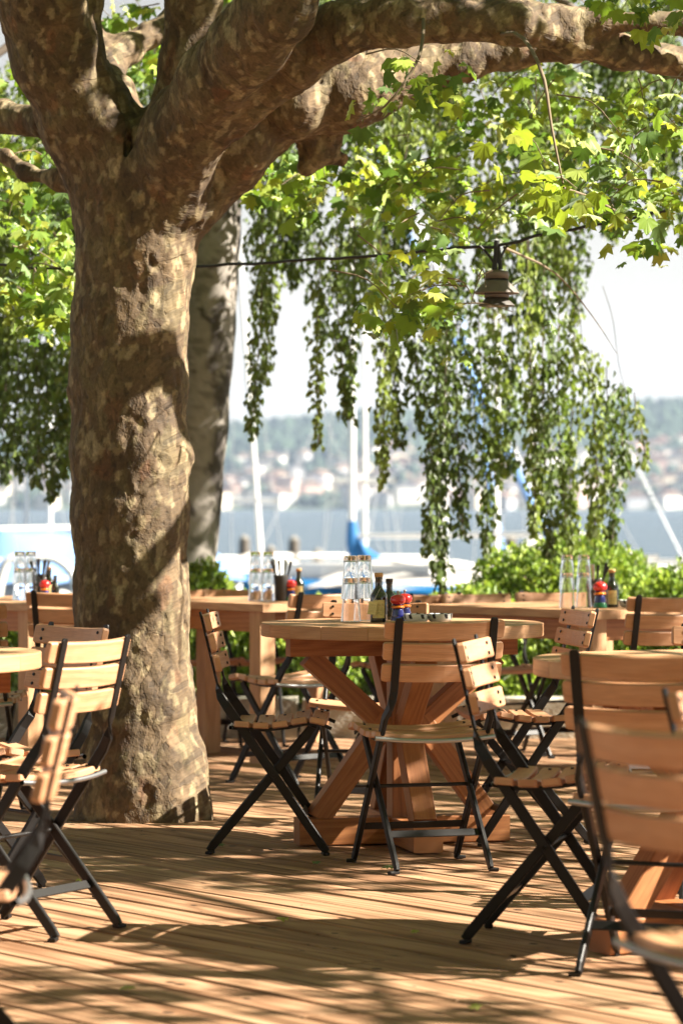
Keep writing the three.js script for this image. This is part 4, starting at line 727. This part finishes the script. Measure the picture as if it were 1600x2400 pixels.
// ---------------------------------------------------------------- hanging lamp and its cable
{
  const d = 12.0, c = at(1163, 590, d), cab = [at(-200, 590, 13.2), at(60, 626, 13.0), at(500, 622, 12.8), at(700, 610, 12.55), at(900, 598, 12.3), at(1100, 580, 12.06), at(1163, 577, d), at(1260, 553, 11.95), at(1450, 516, 11.9), at(1620, 481, 11.85), at(1900, 410, 11.8)];
  const r = rngOf(8), wob = []; const cv = new THREE.CatmullRomCurve3(cab); for (let i = 0; i <= 70; i++) wob.push(cv.getPoint(i / 70).add(V(0, (r() - 0.5) * 0.006, 0)));
  tag(mesh('light_cable', tube(wob, 0.006, 220, 6), M.black), 'thin black cable strung across under the branches', 'cable');
  const o = thing('hanging_lamp', 'grey brown hanging lamp with two stacked shades and clear globe', 'lamp', c.toArray()), s = d / F, taupe = mat(RGB(0.15, 0.125, 0.105), 0.55), L = (p) => lathe(p.map(([q, y]) => [q * s, -(y - 590) * s]).reverse(), 36);
  mesh('cap', L([[0, 632], [10, 633], [27, 636], [28, 640], [28, 654], [0, 654]]), taupe, o);
  mesh('seal', L([[0, 654], [27, 654], [27, 657], [0, 657]]), M.black, o);
  mesh('upper_shade', L([[0, 657], [28, 657], [29, 662], [40, 672], [53, 686], [53, 688], [50, 689], [30, 686], [0, 686]]), taupe, o);
  mesh('collar', L([[0, 686], [29, 686], [29, 698], [0, 698]]), taupe, o);
  mesh('lower_shade', L([[0, 698], [27, 698], [29, 703], [42, 715], [42, 718], [30, 717], [0, 715]]), mat(RGB(0.07, 0.06, 0.052), 0.55), o);
  mesh('globe', L([[0, 716], [24, 717], [27, 726], [27, 738], [22, 749], [11, 757], [0, 759]]), mat(0xffffff, 0.02, { transmission: 1, thickness: 0 }), o);
  const p = (x, y, z = 0) => V((x - 1163) * s, -(y - 590) * s, z);
  mesh('hanger', tube([p(1163, 564), p(1161, 600), p(1157, 636)], 0.011, 8, 6), M.black, o); mesh('hanger', tube([p(1164, 564), p(1169, 600), p(1172, 632)], 0.009, 8, 6), M.black, o);
  mesh('feed_wire', tube([p(1124, 577), p(1140, 593), p(1156, 615)], 0.005, 8, 6), M.black, o); mesh('feed_wire', tube([p(1190, 572), p(1178, 592), p(1172, 608)], 0.005, 8, 6), M.black, o);
}
// ---------------------------------------------------------------- scraps lying on the deck
[[912, 2044, 'green sprig on the deck by the foot of the centre chair', 0.05, 0], [752, 2030, 'small green leaf on the deck left of the centre chair', 0.035, 2], [976, 2190, 'small dry leaf scrap at the edge of the round table shadow', 0.03, 3], [185, 2068, 'dry leaf scrap on the deck behind the left chair legs', 0.035, 3], [650, 2165, 'dry leaf on the sunlit boards left of centre', 0.04, 3], [300, 2330, 'dry leaf on the boards at the lower left', 0.04, 3], [1130, 2370, 'dry leaf on the boards near the bottom right', 0.04, 3], [520, 1985, 'small leaf on the boards in front of the plane tree', 0.035, 2]].forEach(([px, py, label, sz, k], i) => {
  const d = F * EYE / (py - HORIZON), o = mesh('fallen_leaf', leafG[i], M.leaf[k]); o.position.set((px - 800) / F * d, 0.012, -d); o.rotation.set(-Math.PI / 2 + 0.2, 0, i * 1.3); o.scale.setScalar(sz); tag(o, label, 'leaf', 'leaves fallen on the deck');
});
// ---------------------------------------------------------------- the restaurant behind the camera, which shuts off the sky there
{
  const o = thing('restaurant_house', 'plastered restaurant house with shuttered windows behind the camera', 'house', [0, 0, 6]);
  const box = (name, w, h, d, x, y, z, m, p = o) => { const g = new THREE.BoxGeometry(w, h, d); g.translate(x, y, z); return mesh(name, g, m, p); };
  box('wall', 22, 6.4, 0.4, 0, 3.2, 0, mat(RGB(0.42, 0.36, 0.28), 0.95));
  const rf = new THREE.BoxGeometry(23, 0.2, 5); rf.rotateX(0.6); rf.translate(0, 7.7, 1.4); mesh('roof', rf, mat(RGB(0.2, 0.1, 0.07), 0.9), o);
  for (const x of [-7.5, -4.5, -1.6, 1.6, 4.5, 7.5]) for (const y of [1.5, 4.5]) { const w = box('window', 1.1, 1.6, 0.06, x, y, -0.22, mat(RGB(0.03, 0.035, 0.04), 0.15)); for (const s of [-1, 1]) box('shutter', 0.55, 1.65, 0.05, x + s * 0.86, y, -0.24, mat(RGB(0.05, 0.12, 0.08), 0.7), w); }
}
renderer.render(scene, camera);
